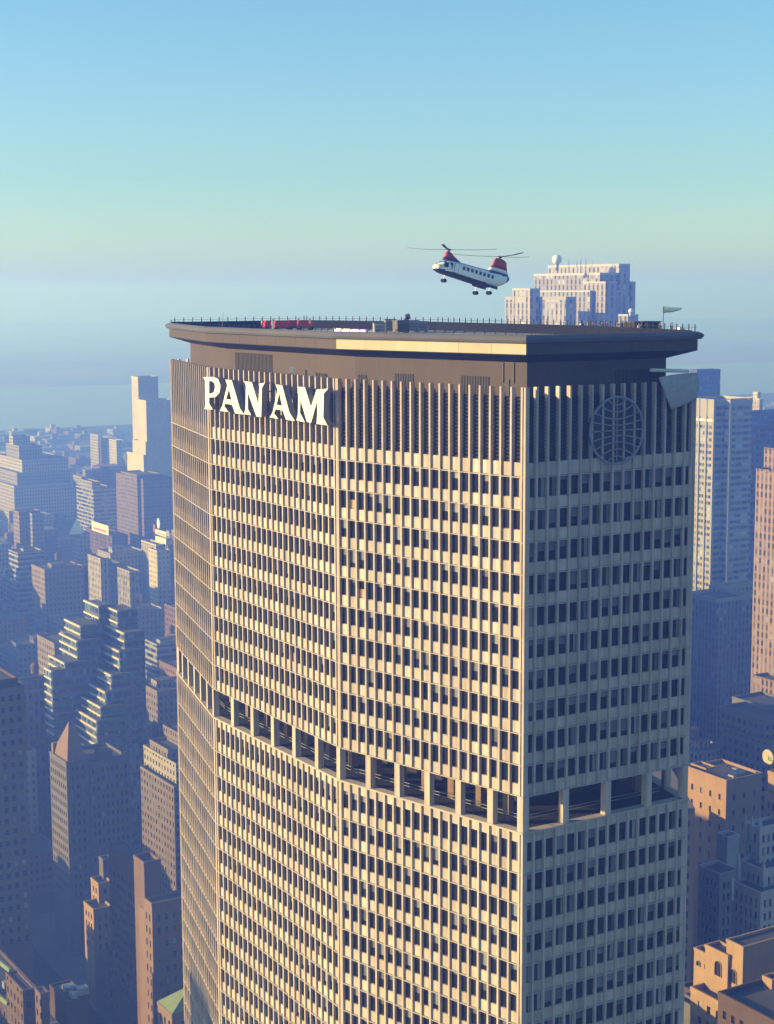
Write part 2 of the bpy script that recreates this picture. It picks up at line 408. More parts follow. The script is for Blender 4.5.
bulk.build('window', tower, kind='stuff')
# crown: dark louvred recess behind the tall fins
b = TB()
for fi in range(8):
    o, t, n, Lf, pos = facets[fi]
    for a, c in zip(pos, pos[1:]):
        if c-a < 1.2: b.fr(o, t, n, (a+.131, c-.131), (-.8, -.35), (ZL1+1.7, ZT-.4), M_['conc']); continue
        z = ZL1+1.72
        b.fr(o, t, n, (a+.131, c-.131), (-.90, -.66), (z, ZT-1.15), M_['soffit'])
        while z < ZT-1.3:
            b.fr(o, t, n, (a+.132, c-.132), (-.659, -.48), (z+.1, z+.2), M_['louver']); z += .44
b.build('louver_screen', tower)
# penthouse wall, roof slab, deck
b = TB(); b.prism(offset(3.0), ZT-1.9, ZT+2.75, M_['brown']); b.build('penthouse_wall', tower)
for fi, s0, s1, z0, z1 in ((1, 3, 14.5, -1.2, 2.2), (2, 7, 10.2, -1.2, .75), (2, 18, 22.5, -1.2, .85), (1, 27, 30, -1.2, .2), (3, 13, 20, -1.2, 1.4), (2, 0.5, 2, -1.2, .4)):
    q0 = offset(3.0)[fi]; o, t, n, Lf, pos = facets[fi]
    s = s0; b = TB()
    while s < s1: b.fr(q0, t, n, (s, min(s+.22, s1)), (-.05, .09), (ZT+z0, ZT+z1), M_['brown2']); s += .42
    b.fr(q0, t, n, (s0, s1), (-.05, .03), (ZT+z0, ZT+z1), M_['brown2'])
    b.build('vent_grille', tower)
b = TB(); q0 = offset(3.0)[2]; o, t, n, Lf, pos = facets[2]
for s in (24.6, 26.2): b.fr(q0, t, n, (s, s+.10), (.0, .12), (ZT+.2, ZT+2.6), M_['metal'])
b.fr(q0, t, n, (25.5, 25.58), (.0, .12), (ZT-1.5, ZT+.6), M_['metal']); b.build('drain_pipe', tower)
b = TB(); b.prism(offset(.9), ZT-2.1, ZT-1.9, M_['deck']); b.build('terrace_deck', tower)
def rg(t, z): return [(p.x, p.y, z) for p in offset(t)]
b = TB()
b.loft([rg(3.0, ZT+2.65), rg(0, ZT+3.62), rg(0, ZT+3.7)], M_['soffit'], cap=False)
b.loft([rg(.35, ZT+4.95), rg(.0, ZT+4.96), rg(-.35, ZT+5.0), rg(-.55, ZT+5.3), rg(-.62, ZT+5.5), rg(-.35, ZT+5.72), rg(0, ZT+5.88), rg(.25, ZT+5.88), rg(.3, ZT+4.72)], M_['rim'], cap=False)
b.build('roof_rim', tower)
fb = [TB(), TB()]
for fi in range(8):
    o, t, n, Lf, pos = facets[fi]; k = 6.0 if fi != 1 else 6.3; s = 0; cnt_ = int(Lf/5.1)
    for j in range(cnt_):
        fb[0 if fi == 2 else 1].fr(o, t, n, (j*Lf/cnt_+.02, (j+1)*Lf/cnt_-.02), (-.5, 0.0), (ZT+3.71, ZT+4.93), M_['cream'] if fi == 2 else M_['brown'])  # panels cream on one facet, brown on the rest
fb[0].build('fascia', tower, label='cream fascia panels under the roof rim'); fb[1].build('fascia', tower)
b = TB(); b.prism(offset(.3), ZT+3.72, ZT+4.72, M_['soffit'], M_['deck']); b.prism(offset(9), ZT+4.725, ZT+4.74, M_['deckpale'])
b.build('roof_deck', tower)
# small raking stub lamps on the rim and the guard rail all round
for fi in (0, 1, 2, 3):
    o, t, n, Lf, pos = facets[fi]; k = wm if fi in (1, 2) else 3.2; s = .8
    while s < Lf:
        b = TB(); p = o+t*s-n*.1
        b.tube([(p.x, p.y, ZT+5.86), (p.x, p.y, ZT+6.12), (p.x+.22, p.y, ZT+6.24)], .06, M_['metal'], 5); b.ball((p.x+.22, p.y, ZT+6.22), .1, M_['metal'], 6, 4)
        b.build('rim_lamp', tower); s += k
for fi in (4, 5, 6, 7):
    o, t, n, Lf, pos = facets[fi]; s = .4
    b = TB()
    b.fr(o, t, n, (0, Lf), (-.9, -.82), (ZT+4.73, ZT+6.05), M_['railblack'])  # near-black sheet along the inside of the far rail
    while s < Lf:
        p = o+t*s-n*.2
        b.tube([(p.x, p.y, ZT+5.8), (p.x, p.y, ZT+6.75)], .07, M_['soffit'], 4)
        s += 1.6
    for zz in (6.35,): b.fr(o, t, n, (0, Lf), (-.22, -.18), (ZT+zz, ZT+zz+.04), M_['soffit'])
    b.build('guard_rail', tower)
# columns of the open plant floor
for fi in range(8):
    o, t, n, Lf, pos = facets[fi]; nb = 4 if fi in (3, 7) else 6
    for j in range(nb+1):
        s = j*Lf/nb; s = min(max(s, .50), Lf-.50)
        if j == 0 and fi not in (3, 7): continue
        b = TB(); b.fr(o, t, n, (s-.45, s+.45), (-.95, -.08), (ZM+.02, ZS), M_['conc']); b.build('column', tower)
b = TB()
for fi in range(8):
    q0 = offset(4.2)[fi]; q1 = offset(4.2)[(fi+1) % 8]; o, t, n, Lf, pos = facets[fi]; LL_ = (q1-q0).length; nb = 4 if fi in (3, 7) else 6
    for j in range(nb):
        s = (j+.35)*LL_/nb
        if fi not in (3, 7): b.fr(q0, t, n, (s-.5, s+.5), (-1, 0), (ZM+.02, ZS), M_['brick'])
    for z in (.9, 1.3): b.fr(offset(1.9)[fi], t, n, (.3, LL_+2), (-.05, .0), (ZM+z, ZM+z+.06), M_['steel'])
b.build('inner_column', tower)
b = TB(); b.prism(offset(.64), ZM-.3, ZM+.015, M_['soffit']); b.build('plant_floor', tower)
# ---- letters, traced as outlines on the plane of the sign (one metre in front of the centre facet)
SG = 5.5286
def lp(x, y): return (195+x/SG, 370+y/SG)
letters = [('P', [(45, 40), (100, 38), (128, 50), (141, 85), (135, 125), (112, 150), (78, 152), (78, 185), (98, 218), (52, 216), (58, 190), (56, 60)], [(78, 60), (95, 62), (108, 75), (112, 95), (105, 120), (92, 130), (78, 130)]),
 ('A', [(168, 52), (203, 58), (248, 212), (271, 246), (222, 240), (205, 192), (166, 186), (162, 200), (185, 232), (137, 226), (150, 200), (178, 85)], [(188, 105), (201, 165), (172, 160)]),
 ('N', [(272, 62), (314, 68), (350, 190), (356, 95), (352, 76), (386, 70), (370, 98), (366, 260), (340, 258), (292, 125), (292, 215), (310, 250), (270, 244), (279, 215), (281, 85)], None),
 ('A', [(445, 80), (482, 86), (522, 235), (552, 282), (503, 275), (485, 224), (447, 217), (436, 238), (460, 270), (412, 262), (428, 238), (457, 108)], [(466, 128), (481, 197), (451, 192)]),
 ('M', [(565, 92), (608, 97), (641, 205), (672, 108), (736, 103), (712, 130), (709, 262), (732, 306), (672, 298), (676, 240), (674, 175), (641, 293), (618, 286), (583, 165), (580, 235), (608, 290), (560, 278), (568, 250), (573, 110)], None)]
o1, t1, n1 = facets[1][0], facets[1][1], facets[1][2]
for ch, out_, hole in letters:
    cu = bpy.data.curves.new('sign_letter', 'CURVE'); cu.dimensions = '2D'; cu.fill_mode = 'BOTH'; cu.extrude = .42
    for poly in (out_, hole):
        if not poly: continue
        sp = cu.splines.new('POLY'); sp.points.add(len(poly)-1); sp.use_cyclic_u = True
        for k, (x, y) in enumerate(poly):
            P = onplane(*lp(x, y), o1+n1*1.55, n1); d = P-o1
            sp.points[k].co = (d.dot(t1), P.z-ZT, 0, 1)
    tmp = bpy.data.objects.new('tmp', cu); C.objects.link(tmp)
    me = bpy.data.meshes.new_from_object(tmp.evaluated_get(bpy.context.evaluated_depsgraph_get())); bpy.data.objects.remove(tmp)
    # local axes: x along the facet, y up, z outward
    base = o1+n1*1.13
    mm = Matrix(((t1.x, 0, n1.x, base.x), (t1.y, 0, n1.y, base.y), (0, 1, 0, ZT), (0, 0, 0, 1)))
    me.transform(mm)
    me.materials.clear(); me.materials.append(M_['letter']); me.materials.append(M_['letterside'])
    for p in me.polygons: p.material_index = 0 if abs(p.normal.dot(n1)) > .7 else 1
    lo = bpy.data.objects.new('sign_letter', me); C.objects.link(lo); lo.parent = tower; lo.matrix_parent_inverse = Matrix.Translation((-8, -225, 0))
    lo['label'] = 'white flared capital letter '+ch
    # standoff struts to the fins
    xs = [p.co.x for p in sp.points] if not hole else None
for s in (1.5, 5.5, 9.5, 15, 20, 24.5, 28, 32.5):
    for z in (-2.6, -5.2):
        b = TB(); b.fr(o1, t1, n1, (s, s+.15), (-.2, .75), (ZT+z, ZT+z+.15), M_['metal']); b.build('sign_bracket', tower)
# ---- wire globe emblem on the end facet
o3, t3, n3 = facets[3][0], facets[3][1], facets[3][2]
cP = onplane(617, 430.5, o3+n3*.45, n3); cs = (cP-o3).dot(t3); cz = cP.z; R = 3.95
b = TB()
def gp(u, v, d=.45):
    q = o3+t3*(cs+u*R)+n3*d; return (q.x, q.y, cz+v*R)
circ = [gp(math.cos(a*math.pi/28), math.sin(a*math.pi/28)) for a in range(57)]
b.tube(circ, .15, M_['ring'], 6)
b.build('emblem_ring', tower)
b = TB(); bk = [[gp(.97*math.cos(a*math.pi/20), .97*math.sin(a*math.pi/20), d) for a in range(40)] for d in (-.24, -.13)]; b.loft(bk, M_['slate']); b.build('emblem_backing', tower)
b = TB()
for sgn in (1, -1):
    for mid, end in ((.155, .30), (.34, .55), (.55, .77), (.76, .93)):
        xe = math.sqrt(1-end*end); pts = [gp(x*xe, sgn*(mid+(end-mid)*x*x), .45) for x in [i/8 for i in range(-8, 9)]]
        b.tube(pts, .08, M_['ring'], 5)
b.tube([gp(-1, 0), gp(1, 0)], .08, M_['ring'], 5); b.tube([gp(0, -1), gp(0, 1)], .08, M_['ring'], 5)
b.tube([gp(.32*math.cos(a), math.sin(a)) for a in [-.9, -.5, 0, .5, .9]], .04, M_['ring'], 5)
b.build('emblem_grid', tower)

# ------------------------------------------------------------------ city buildings
CM = {}
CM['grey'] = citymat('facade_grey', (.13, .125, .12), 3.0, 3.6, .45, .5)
CM['tan'] = citymat('facade_tan', (.19, .15, .115), 2.8, 3.5, .42, .5)
CM['brick'] = citymat('facade_brick', (.15, .095, .07), 2.7, 3.4, .40, .5)
CM['pale'] = citymat('facade_pale', (.29, .265, .23), 2.9, 3.6, .40, .52)
CM['cream'] = citymat('facade_cream', (.38, .34, .27), 3.2, 3.6, .30, .45, (.06, .06, .06))
CM['plain'] = citymat('facade_plain_cream', (.46, .41, .33), 6, 12, .06, .2, (.2, .18, .16))
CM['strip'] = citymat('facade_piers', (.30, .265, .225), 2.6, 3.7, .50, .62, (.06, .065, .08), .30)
CM['bpiers'] = citymat('facade_brick_piers', (.22, .15, .115), 2.6, 3.7, .50, .62, (.05, .05, .06), .35)
CM['ribs'] = citymat('facade_ribs', (.26, .235, .205), 4.4, 3.8, .42, .78, (.07, .07, .08), .35)
CM['ribbon'] = citymat('facade_ribbon', (.26, .255, .25), 3, 3.6, 1.2, .55, (.035, .045, .07))
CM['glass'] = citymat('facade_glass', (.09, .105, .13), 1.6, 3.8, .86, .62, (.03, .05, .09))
CM['striped'] = citymat('facade_striped', (.27, .255, .225), 5.2, 3.7, .9, .5, (.07, .08, .1))
PLAIN = {}
for k_, c_ in (('grey', (.13, .125, .12)), ('tan', (.19, .15, .115)), ('brick', (.15, .095, .07)), ('pale', (.29, .265, .23)), ('cream', (.48, .43, .35)), ('plain', (.46, .41, .33)), ('strip', (.30, .265, .225)), ('ribbon', (.26, .255, .25)), ('glass', (.09, .105, .13)), ('striped', (.36, .33, .28))):
    PLAIN[CM[k_].name] = mat('parapet_'+k_, c_, .9, 0, .12, .2)
KEEP = []      # (centre x, y, radius) of footprints already taken
PROT = []      # screen rectangles heroes must keep free: xl, xr, yb, Y
def along(Cn, d, px, py):
    r = ray(px, py); k = r.x/r.y
    return (k*Cn.y-Cn.x)/(d.x-k*d.y)
def mass(xl, xc, xr, yt, Y):
    c = at(xc, yt, Y)
    return c, along(c, Wd, xl, yt), along(c, Nd, xr, yt)
class Bld:
    def __init__(s, name, label, cat, C0, group=None):
        s.C0 = Vector((C0.x, C0.y, 0)); s.root = thing(name, label, cat, s.C0, ROT, group)
        s.nw = 0; s.cols = {}
        s.stuff = MB(); s.wins = []
    def loc(s, P): d = P-s.C0; return d.dot(Ed), d.dot(Nd)
    def addbox(s, Cc, ls, ln, z0, z1, m, roof='roofd', part='wall', parapet=1.0, pm=None, det=None):
        x1, y0 = s.loc(Cc); x0, y1 = x1-ls, y0+ln
        KEEP.append(((Cc+Wd*ls/2+Nd*ln/2).x, (Cc+Wd*ls/2+Nd*ln/2).y, math.hypot(ls, ln)/2))
        b = MB()
        if det: s.detail(b, x0, x1, y0, y1, z0, z1, m, **det)
        else: b.prism([(x0, y0), (x1, y0), (x1, y1), (x0, y1)], z0, z1, m, m)
        b.build(part, s.root)
        r = MB(); r.box((x0+.3, y0+.3, z1+.003), (x1-.3, y1-.3, z1+.1), M_[roof]) if min(ls, ln) > 1.5 else None
        if r.v: r.build('roof', s.root)
        if parapet and min(ls, ln) > 2:
            p = MB(); k = .35; pm = pm or PLAIN.get(m.name, m); e = .12
            p.box((x0-e, y0-e, z1+.02), (x1+e, y0+k, z1+parapet), pm); p.box((x0-e, y1-k, z1+.02), (x1+e, y1+e, z1+parapet), pm)
            p.box((x0-e+.01, y0+k+.01, z1+.02), (x0+k, y1-k-.01, z1+parapet), pm); p.box((x1-k, y0+k+.01, z1+.02), (x1+e-.01, y1-k-.01, z1+parapet), pm)
            p.build('parapet', s.root)
        return x0, x1, y0, y1
    def detail(s, b, x0, x1, y0, y1, z0, z1, m, mod=3, fl=3.6, ww=1.2, wh=1.8, top=1.5, ns=None, sides='SE', skip=None, rec=.28, sill=True, zmin=None, pier=0):
        zmin = z0 if zmin is None else zmin
        b.face([(x0, y1, z0), (x1, y1, z0), (x1, y1, z1), (x0, y1, z1)][::-1], m)
        b.face([(x0, y0, z0), (x0, y1, z0), (x0, y1, z1), (x0, y0, z1)][::-1], m)
        b.face([(x0, y0, z1), (x1, y0, z1), (x1, y1, z1), (x0, y1, z1)], m)
        for side in 'SE':
            Lw = (x1-x0) if side == 'S' else (y1-y0)
            def P(u, d, z):
                return (x0+u, y0-d, z) if side == 'S' else (x1+d, y0+u, z)
            def Q(u0, u1, za, zb, d=0, mm=m): b.face([P(u0, d, za), P(u1, d, za), P(u1, d, zb), P(u0, d, zb)], mm)
            n = int((Lw-.8)/mod) if side in sides else 0
            nf = int((z1-top-zmin)/fl)
            if n < 1 or nf < 1: Q(0, Lw, z0, z1); continue
            e = (Lw-n*mod)/2; cols = []
            for k in range(n):
                c = e+(k+.5)*mod; cols.append((c-ww/2, c+ww/2))
            us = 0
            for (a, c) in cols:
                Q(us, a, z0, z1); us = c
                zt = z1-top; zz = z1
                for j in range(nf):
                    za, zb = zt-wh, zt
                    Q(a, c, zb, zz); zz = za
                    for (pa, pb) in (((a, za), (c, za)), ((c, za), (c, zb)), ((c, zb), (a, zb)), ((a, zb), (a, za))):
                        b.face([P(pa[0], 0, pa[1]), P(pb[0], 0, pb[1]), P(pb[0], -rec, pb[1]), P(pa[0], -rec, pa[1])], m)
                    s.wins.append((zb, side, [P(a, -rec, za), P(c, -rec, za), P(c, -rec, zb), P(a, -rec, zb)], [P(a, -rec+.03, (za+zb)/2-.04), P(c, -rec+.03, (za+zb)/2-.04), P(c, -rec+.03, (za+zb)/2+.04), P(a, -rec+.03, (za+zb)/2+.04)],
                                   [P(a-.1, .002, za-.2), P(c+.1, .002, za-.2), P(c+.1, .12, za-.2), P(a-.1, .12, za-.2), P(a-.1, .002, za-.02), P(c+.1, .002, za-.02), P(c+.1, .12, za-.02), P(a-.1, .12, za-.02)]))
                    zt -= fl
                Q(a, c, z0, zz)
            Q(us, Lw, z0, z1)
    def finish(s, nmax=100):
        s.wins.sort(key=lambda w: -w[0]); st = MB()
        for i, (zt, side, q, bar, sill) in enumerate(s.wins):
            b = MB() if i < nmax else st
            r = wr.random(); b.face(q, M_['glass'] if r < .75 else (M_['blind'] if r < .93 else M_['blind2'])); b.face(bar, M_['frame']); b.hexa(sill, M_['stone'])
            if b is not st: b.build('window', s.root)
        if st.v: st.build('window', s.root, kind='stuff')
        return s.root
    def bulk(s, Cc, ls, ln, z0, h, m, part='roof_house'):
        x1, y0 = s.loc(Cc); b = MB(); b.box((x1-ls, y0, z0), (x1, y0+ln, z0+h), m, M_['roofd'])
        b.box((x1-ls-.15, y0-.15, z0+h), (x1+.15, y0+ln+.15, z0+h+.25), m, M_['roofd']); b.build(part, s.root)
    def tank(s, P, z0, r=1.9, h=3.8):
        x, y = s.loc(P); b = MB()
        for a in range(4):
            c, q = math.cos(a*math.pi/2+.8)*r*.75, math.sin(a*math.pi/2+.8)*r*.75; b.tube([(x+c, y+q, z0), (x+c, y+q, z0+3.2)], .12, M_['metal'], 4)
        b.loft([[(x+rr*math.cos(i*math.pi/6), y+rr*math.sin(i*math.pi/6), zz) for i in range(12)] for rr, zz in ((r, z0+3.2), (r*1.0, z0+3.2+h), (r*1.08, z0+3.2+h), (.1, z0+3.2+h+1.5))], M_['wood']); b.build('water_tank', s.root)
    def ac(s, P, z0, rr):
        x, y = s.loc(P); b = MB(); a, c, h = rr.uniform(1.2, 3), rr.uniform(1.2, 3), rr.uniform(.8, 2)
        b.box((x, y, z0+.3), (x+a, y+c, z0+.3+h), M_['steel'])
        for (i, j) in ((0, 0), (1, 0), (1, 1), (0, 1)): b.box((x+i*(a-.2), y+j*(c-.2), z0), (x+i*(a-.2)+.2, y+j*(c-.2)+.2, z0+.299), M_['metal'])
        b.build('roof_unit', s.root)
def hero(name, label, cat, boxes, group=None, prot=None, tanks=(), units=0, finish=True):
    """boxes: (xl, xc, xr, ytop, Y, material, opts)"""
    B = None; rr = random.Random(hash(label) % 1000 if False else len(label)*7+int(boxes[0][0]))
    for (xl, xc, xr, yt, Y, m, *op) in boxes:
        op = dict(op[0]) if op else {}
        c, ls, ln = mass(xl, xc, xr, yt, Y)
        ls *= op.pop('ks', 1); ln = op.pop('ln', ln)
        z1 = c.z; z0 = op.pop('z0', 0); base = Vector((c.x, c.y, 0))
        if B is None: B = Bld(name, label, cat, base, group)
        mm = CM.get(m) or M_[m]
        if ls < 0 or ln < 0: print('NEG', label, ls, ln)
        B.addbox(base, ls, ln, z0, z1, mm, **op)
        if units and min(ls, ln) > 6:
            for _ in range(units): B.ac(base+Wd*rr.uniform(.15, .7)*ls+Nd*rr.uniform(.15, .7)*ln, z1+.1, rr)
        B.last = (base, ls, ln, z1)
    for (px, Y, k) in tanks: 
        base, ls, ln, z1 = B.last; P = at(px, 500, Y); B.tank(Vector((P.x, P.y, 0)), k if k else z1+.1)
    if prot: PROT.append(prot)
    return B
def D(**k): return dict(det=k)
# --- left side
h = hero('slender_tower', 'slender tower with blank sunlit cream side rising over the hazy west side', 'tower block', [
 (131.5, 138, 158, 379, 1512, 'plain', dict(parapet=2)), (137, 146, 172, 402, 1490, 'plain', dict(parapet=1.5)), (132.5, 145.5, 172, 443, 1484, 'plain', dict(parapet=1)),
 (127, 143.5, 172, 456, 1478, 'plain', dict(parapet=1))], prot=(117, 175, 474, 1450))
h.finish()
hero('warehouse_block', 'broad pale lit block left of the slender cream tower far in the haze', 'building', [(97, 116.4, 122, 441, 2000, 'cream'), (90, 98, 100, 436, 2020, 'pale')], prot=(90, 122, 455, 1950)).finish()
hero('office_block', 'small sunlit striped block on the skyline left of the slender cream tower', 'building', [(76.3, 93.3, 118, 491, 1520, 'ribbon'), (80, 92, 100, 483, 1524, 'pale')], prot=(76, 120, 511, 1500)).finish()
hero('stepped_tower', 'hazy stepped tower near the left edge on the skyline with sunlit flank', 'tower block', [
 (9, 13, 30, 437, 1720, 'pale'), (6, 19, 42, 447, 1700, 'pale'), (-2, 22, 68, 461, 1690, 'pale'), (-8, 17, 70, 474, 1680, 'pale'), (-14, 14, 74, 487, 1670, 'pale')], prot=(-14, 74, 505, 1640)).finish()
hero('office_block', 'hazy tall block with sunlit top corner below the left skyline steps', 'building', [(13, 19, 40, 513, 1330, 'tan'), (25, 32, 44, 515, 1326, 'pale')], prot=(12, 44, 530, 1300)).finish()
hero('rooftop_sign_building', 'dark hazy block that carries the white and red billboard', 'building', [(86, 112, 128, 537, 1400, 'brick')], prot=(84, 128, 548, 1380)).finish()
hero('corner_block', 'narrow lit pale block beside the sign cluster next to the big tower', 'building', [(141.4, 156.1, 165, 546, 1190, 'cream'), (148.5, 157, 170, 552, 1180, 'cream')], prot=(141, 170, 590, 1150)).finish()
hero('corner_block', 'hazy block under the white sign cluster beside the big tower', 'building', [(152, 168, 188, 546, 1260, 'grey')]).finish()
hero('loft_tower', 'dim pale tower just left above the terraced office building', 'tower block', [(88, 100.4, 109, 560, 1030, 'strip')], prot=(88, 109, 596, 1000)).finish()
hero('loft_tower', 'dim pale tower just right above the terraced office building', 'tower block', [(117.4, 129.8, 140, 573, 1000, 'strip')], prot=(117, 140, 600, 980)).finish()
hero('spire_tower', 'hazy tower topped by a small white pyramid', 'tower block', [(72, 79.5, 90, 534, 1330, 'pale')], prot=(71, 90, 552, 1300)).finish()
PROT.append((-30, 62, 640, 900))
hero('added_block', 'dim brick block hiding the foot of the slender cream tower', 'building', [(116, 143, 172, 480, 1440, 'brick'), (121, 137, 160, 476, 1444, 'tan')], prot=(116, 172, 515, 1400)).finish()  # added block, covers the lit foot of the slender tower as shade would
# terraced office building: white ledges on every floor
def terraces(B, boxes):
    for (xl, xc, xr, yt, Y, nfl, fh) in boxes:
        c, ls, ln = mass(xl, xc, xr, yt, Y); base = Vector((c.x, c.y, 0)); z1 = c.z
        if B is None: B = Bld('terraced_office_building', 'terraced office building stepping down with white ledges at every floor', 'office building', base)
        B.addbox(base, ls, ln, 0, z1, CM['glass'], parapet=0, roof='roofg')
        x1, y0 = B.loc(base); b = MB()
        for k in range(nfl):
            z = z1-.3-k*fh
            b.box((x1-ls-.5, y0-.6, z), (x1+.35, y0+.2, z+.85), PLAIN[CM['cream'].name]); b.box((x1-.2, y0+.201, z), (x1+.35, y0+ln, z+1.0), M_['stone'])  # east ledges in darker stone, the shade of that side put into colour
        b.build('floor_band', B.root)
    return B
TB_ = terraces(None, [(104.7, 118, 137, 612, 722, 2, 5.2), (105.5, 124.6, 144.5, 634, 713, 14, 3.5), (100.5, 119.6, 141, 652, 707, 12, 3.5), (90.7, 111.5, 136, 676, 700, 9, 3.5), (87.5, 105.7, 131, 693, 695, 8, 3.5), (82, 101, 126, 708, 690, 7, 3.5), (77, 97, 120, 722, 686, 6, 3.5),
  (84.8, 99, 112, 607, 730, 14, 5.2), (65.7, 80.6, 101, 627, 718, 8, 3.5), (60.7, 77.3, 101, 642, 713, 9, 3.5), (50, 65, 98, 664, 706, 9, 3.5), (45.5, 52, 92, 672, 702, 9, 3.5)])
TB_.finish(); PROT.append((43, 145, 735, 680))
# pyramid roofed tower
B = Bld('hip_roofed_tower', 'stone tower with steep hipped roof catching sun below the terraced offices', 'tower block', *[Vector((mass(50, 66.2, 88.9, 764.5, 600)[0].x, mass(50, 66.2, 88.9, 764.5, 600)[0].y, 0))])
c, ls, ln = mass(50, 66.2, 88.9, 764.5, 600); base = Vector((c.x, c.y, 0)); z1 = c.z
B.addbox(base, ls, ln, 0, z1, M_['stone'], parapet=.9, det=dict(mod=2.1, fl=3.5, ww=.95, wh=1.7, zmin=20))
r_ = MB(); zp = z1+14.5
x0, x1, y0, y1 = -ls+.6, -.6, .6, ln-.6
cx = (x0+x1)/2+1; 
pts = [(x0, y0, z1+.1), (x1, y0, z1+.1), (x1, y1, z1+.1), (x0, y1, z1+.1), (cx+1, y0+3.4, zp), (cx+1, y1-2.5, zp)]
for f_ in ((0, 1, 4), (1, 2, 5, 4), (2, 3, 5), (3, 0, 4, 5)): r_.face([pts[i] for i in f_], M_['brick'])
r_.build('hipped_roof', B.root)
d_ = MB(); d_.box((x0+.8, y0-.3, z1+.1), (x0+2.6, y0+2.4, z1+4.6), M_['brick']); d_.build('dormer', B.root)
c2 = base+Nd*(ln+.02)+Ed*.5; L2 = along(c2, Nd, 129.5, 765)
B.addbox(c2, ls+6, L2, 0, z1-1.8, M_['stone'], parapet=1.2, det=dict(mod=1.9, fl=3.5, ww=.95, wh=1.7, zmin=20)); B.bulk(c2+Wd*4+Nd*6, 6, 5, z1-1.7, 3.2, M_['stone'])
B.finish(); PROT.append((43, 130, 862, 560))
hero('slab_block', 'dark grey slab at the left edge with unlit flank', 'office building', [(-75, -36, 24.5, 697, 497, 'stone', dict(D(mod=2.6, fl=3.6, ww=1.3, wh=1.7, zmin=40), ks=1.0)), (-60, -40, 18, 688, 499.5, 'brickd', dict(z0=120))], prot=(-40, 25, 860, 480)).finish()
hero('setback_block', 'pale block with sunlit top between the hip roofed tower and the big tower', 'building', [(144, 176, 200, 766, 640, 'pale'), (141, 174, 200, 789, 634, 'tan'), (150, 168, 185, 752, 648, 'tan')], prot=(139, 178, 850, 600)).finish()
B = hero('brick_loft_building', 'brown brick building with sunlit narrow face, stair tower and roof parapets', 'building', [(133.8, 144, 160.7, 866, 480, 'brick', dict(D(mod=4, fl=60, ww=.1, wh=.1, sides='E'), parapet=1.2)), ])
c, ls, ln = mass(133.8, 144, 160.7, 866, 480); b0 = Vector((c.x, c.y, 0)); Lx = along(b0, Ed, 152.6, 906); cc = b0+Ed*Lx-Nd*.25
zb_ = CZ; P_ = at(152.6, 906.5, cc.y); B.addbox(cc, Lx+.3, along(cc, Nd, 196, 906), 0, P_.z, M_['brick'], det=dict(mod=2.5, fl=4.1, ww=.9, wh=1.9, top=3.2, zmin=15), parapet=1.0)
cc2 = b0-Nd*.2+Wd*.0; B.addbox(cc2, 4.6, 6, 0, P_.z-3, M_['brick'], parapet=0, det=dict(mod=4, fl=4.1, ww=.9, wh=1.9, top=3.2, zmin=15))
B.finish(); PROT.append((132, 190, 1000, 440))
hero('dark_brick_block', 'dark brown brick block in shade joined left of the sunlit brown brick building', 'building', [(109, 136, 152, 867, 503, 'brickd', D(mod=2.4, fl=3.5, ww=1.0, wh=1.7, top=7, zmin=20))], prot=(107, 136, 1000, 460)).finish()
hero('narrow_block', 'narrow block with two sunlit patches left of the dark brown brick block', 'building', [(91, 98.5, 112, 886, 560, 'orange', D(mod=2.4, fl=3.6, ww=1.0, wh=1.8, zmin=20)), (84, 93.5, 112, 912, 552, 'orange', D(mod=2.4, fl=3.6, ww=1.0, wh=1.8, zmin=20)), (99, 103, 112, 862, 566, 'stone')], prot=(82, 112, 945, 530)).finish()
# bottom left roofs
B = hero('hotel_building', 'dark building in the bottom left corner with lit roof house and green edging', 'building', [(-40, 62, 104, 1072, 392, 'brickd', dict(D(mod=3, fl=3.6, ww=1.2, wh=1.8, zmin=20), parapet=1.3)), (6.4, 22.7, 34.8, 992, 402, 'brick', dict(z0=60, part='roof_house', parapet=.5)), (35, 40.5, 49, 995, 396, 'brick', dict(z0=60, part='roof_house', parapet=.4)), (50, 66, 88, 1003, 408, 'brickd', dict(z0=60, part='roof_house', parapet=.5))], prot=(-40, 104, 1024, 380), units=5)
for (xa, ya, xb, yb, Y) in ((-3, 958, 10.5, 975.5, 407), (-6, 990, 8.5, 1015, 388)):
    cq = MB(); p, q = at(xa, ya, Y+7), at(xb, yb, Y)
    x, y = B.loc(Vector((p.x, p.y, 0))); X, Yy = B.loc(Vector((q.x, q.y, 0)))
    cq.hexa([(x, y-.5, p.z-.9), (X, Yy-.5, p.z-.9), (X, Yy+.5, p.z-.9), (x, y+.5, p.z-.9), (x, y-.2, p.z), (X, Yy-.2, p.z), (X, Yy+.3, p.z), (x, y+.3, p.z)], M_['copper']); cq.build('copper_edging', B.root)
B.finish()
B = Bld('copper_roofed_building', 'building with pale green copper roof at the foot of the big tower', 'building', Vector((at(172, 1010, 392).x, 392, 0)))
c = at(172, 1018, 392); base = Vector((c.x, c.y, 0)); B.addbox(base, 9, 16, 0, c.z, M_['brick'], det=dict(mod=2.6, fl=3.6, ww=1, wh=1.8, zmin=15)); 
q = MB(); zz = c.z+1.05
for f_ in (((-9, 0), (0, 0), (-3, 6.5)), ((0, 0), (0, 16), (-3, 9.5), (-3, 6.5)), ((0, 16), (-9, 16), (-3, 9.5)), ((-9, 16), (-9, 0), (-3, 6.5), (-3, 9.5))):
    q.face([(x, y, zz if (x, y) in ((-9, 0), (0, 0), (0, 16), (-9, 16)) else zz+5.0) for x, y in f_], M_['copper'])
q.build('copper_roof', B.root); B.finish(); PROT.append((150, 185, 1024, 380))
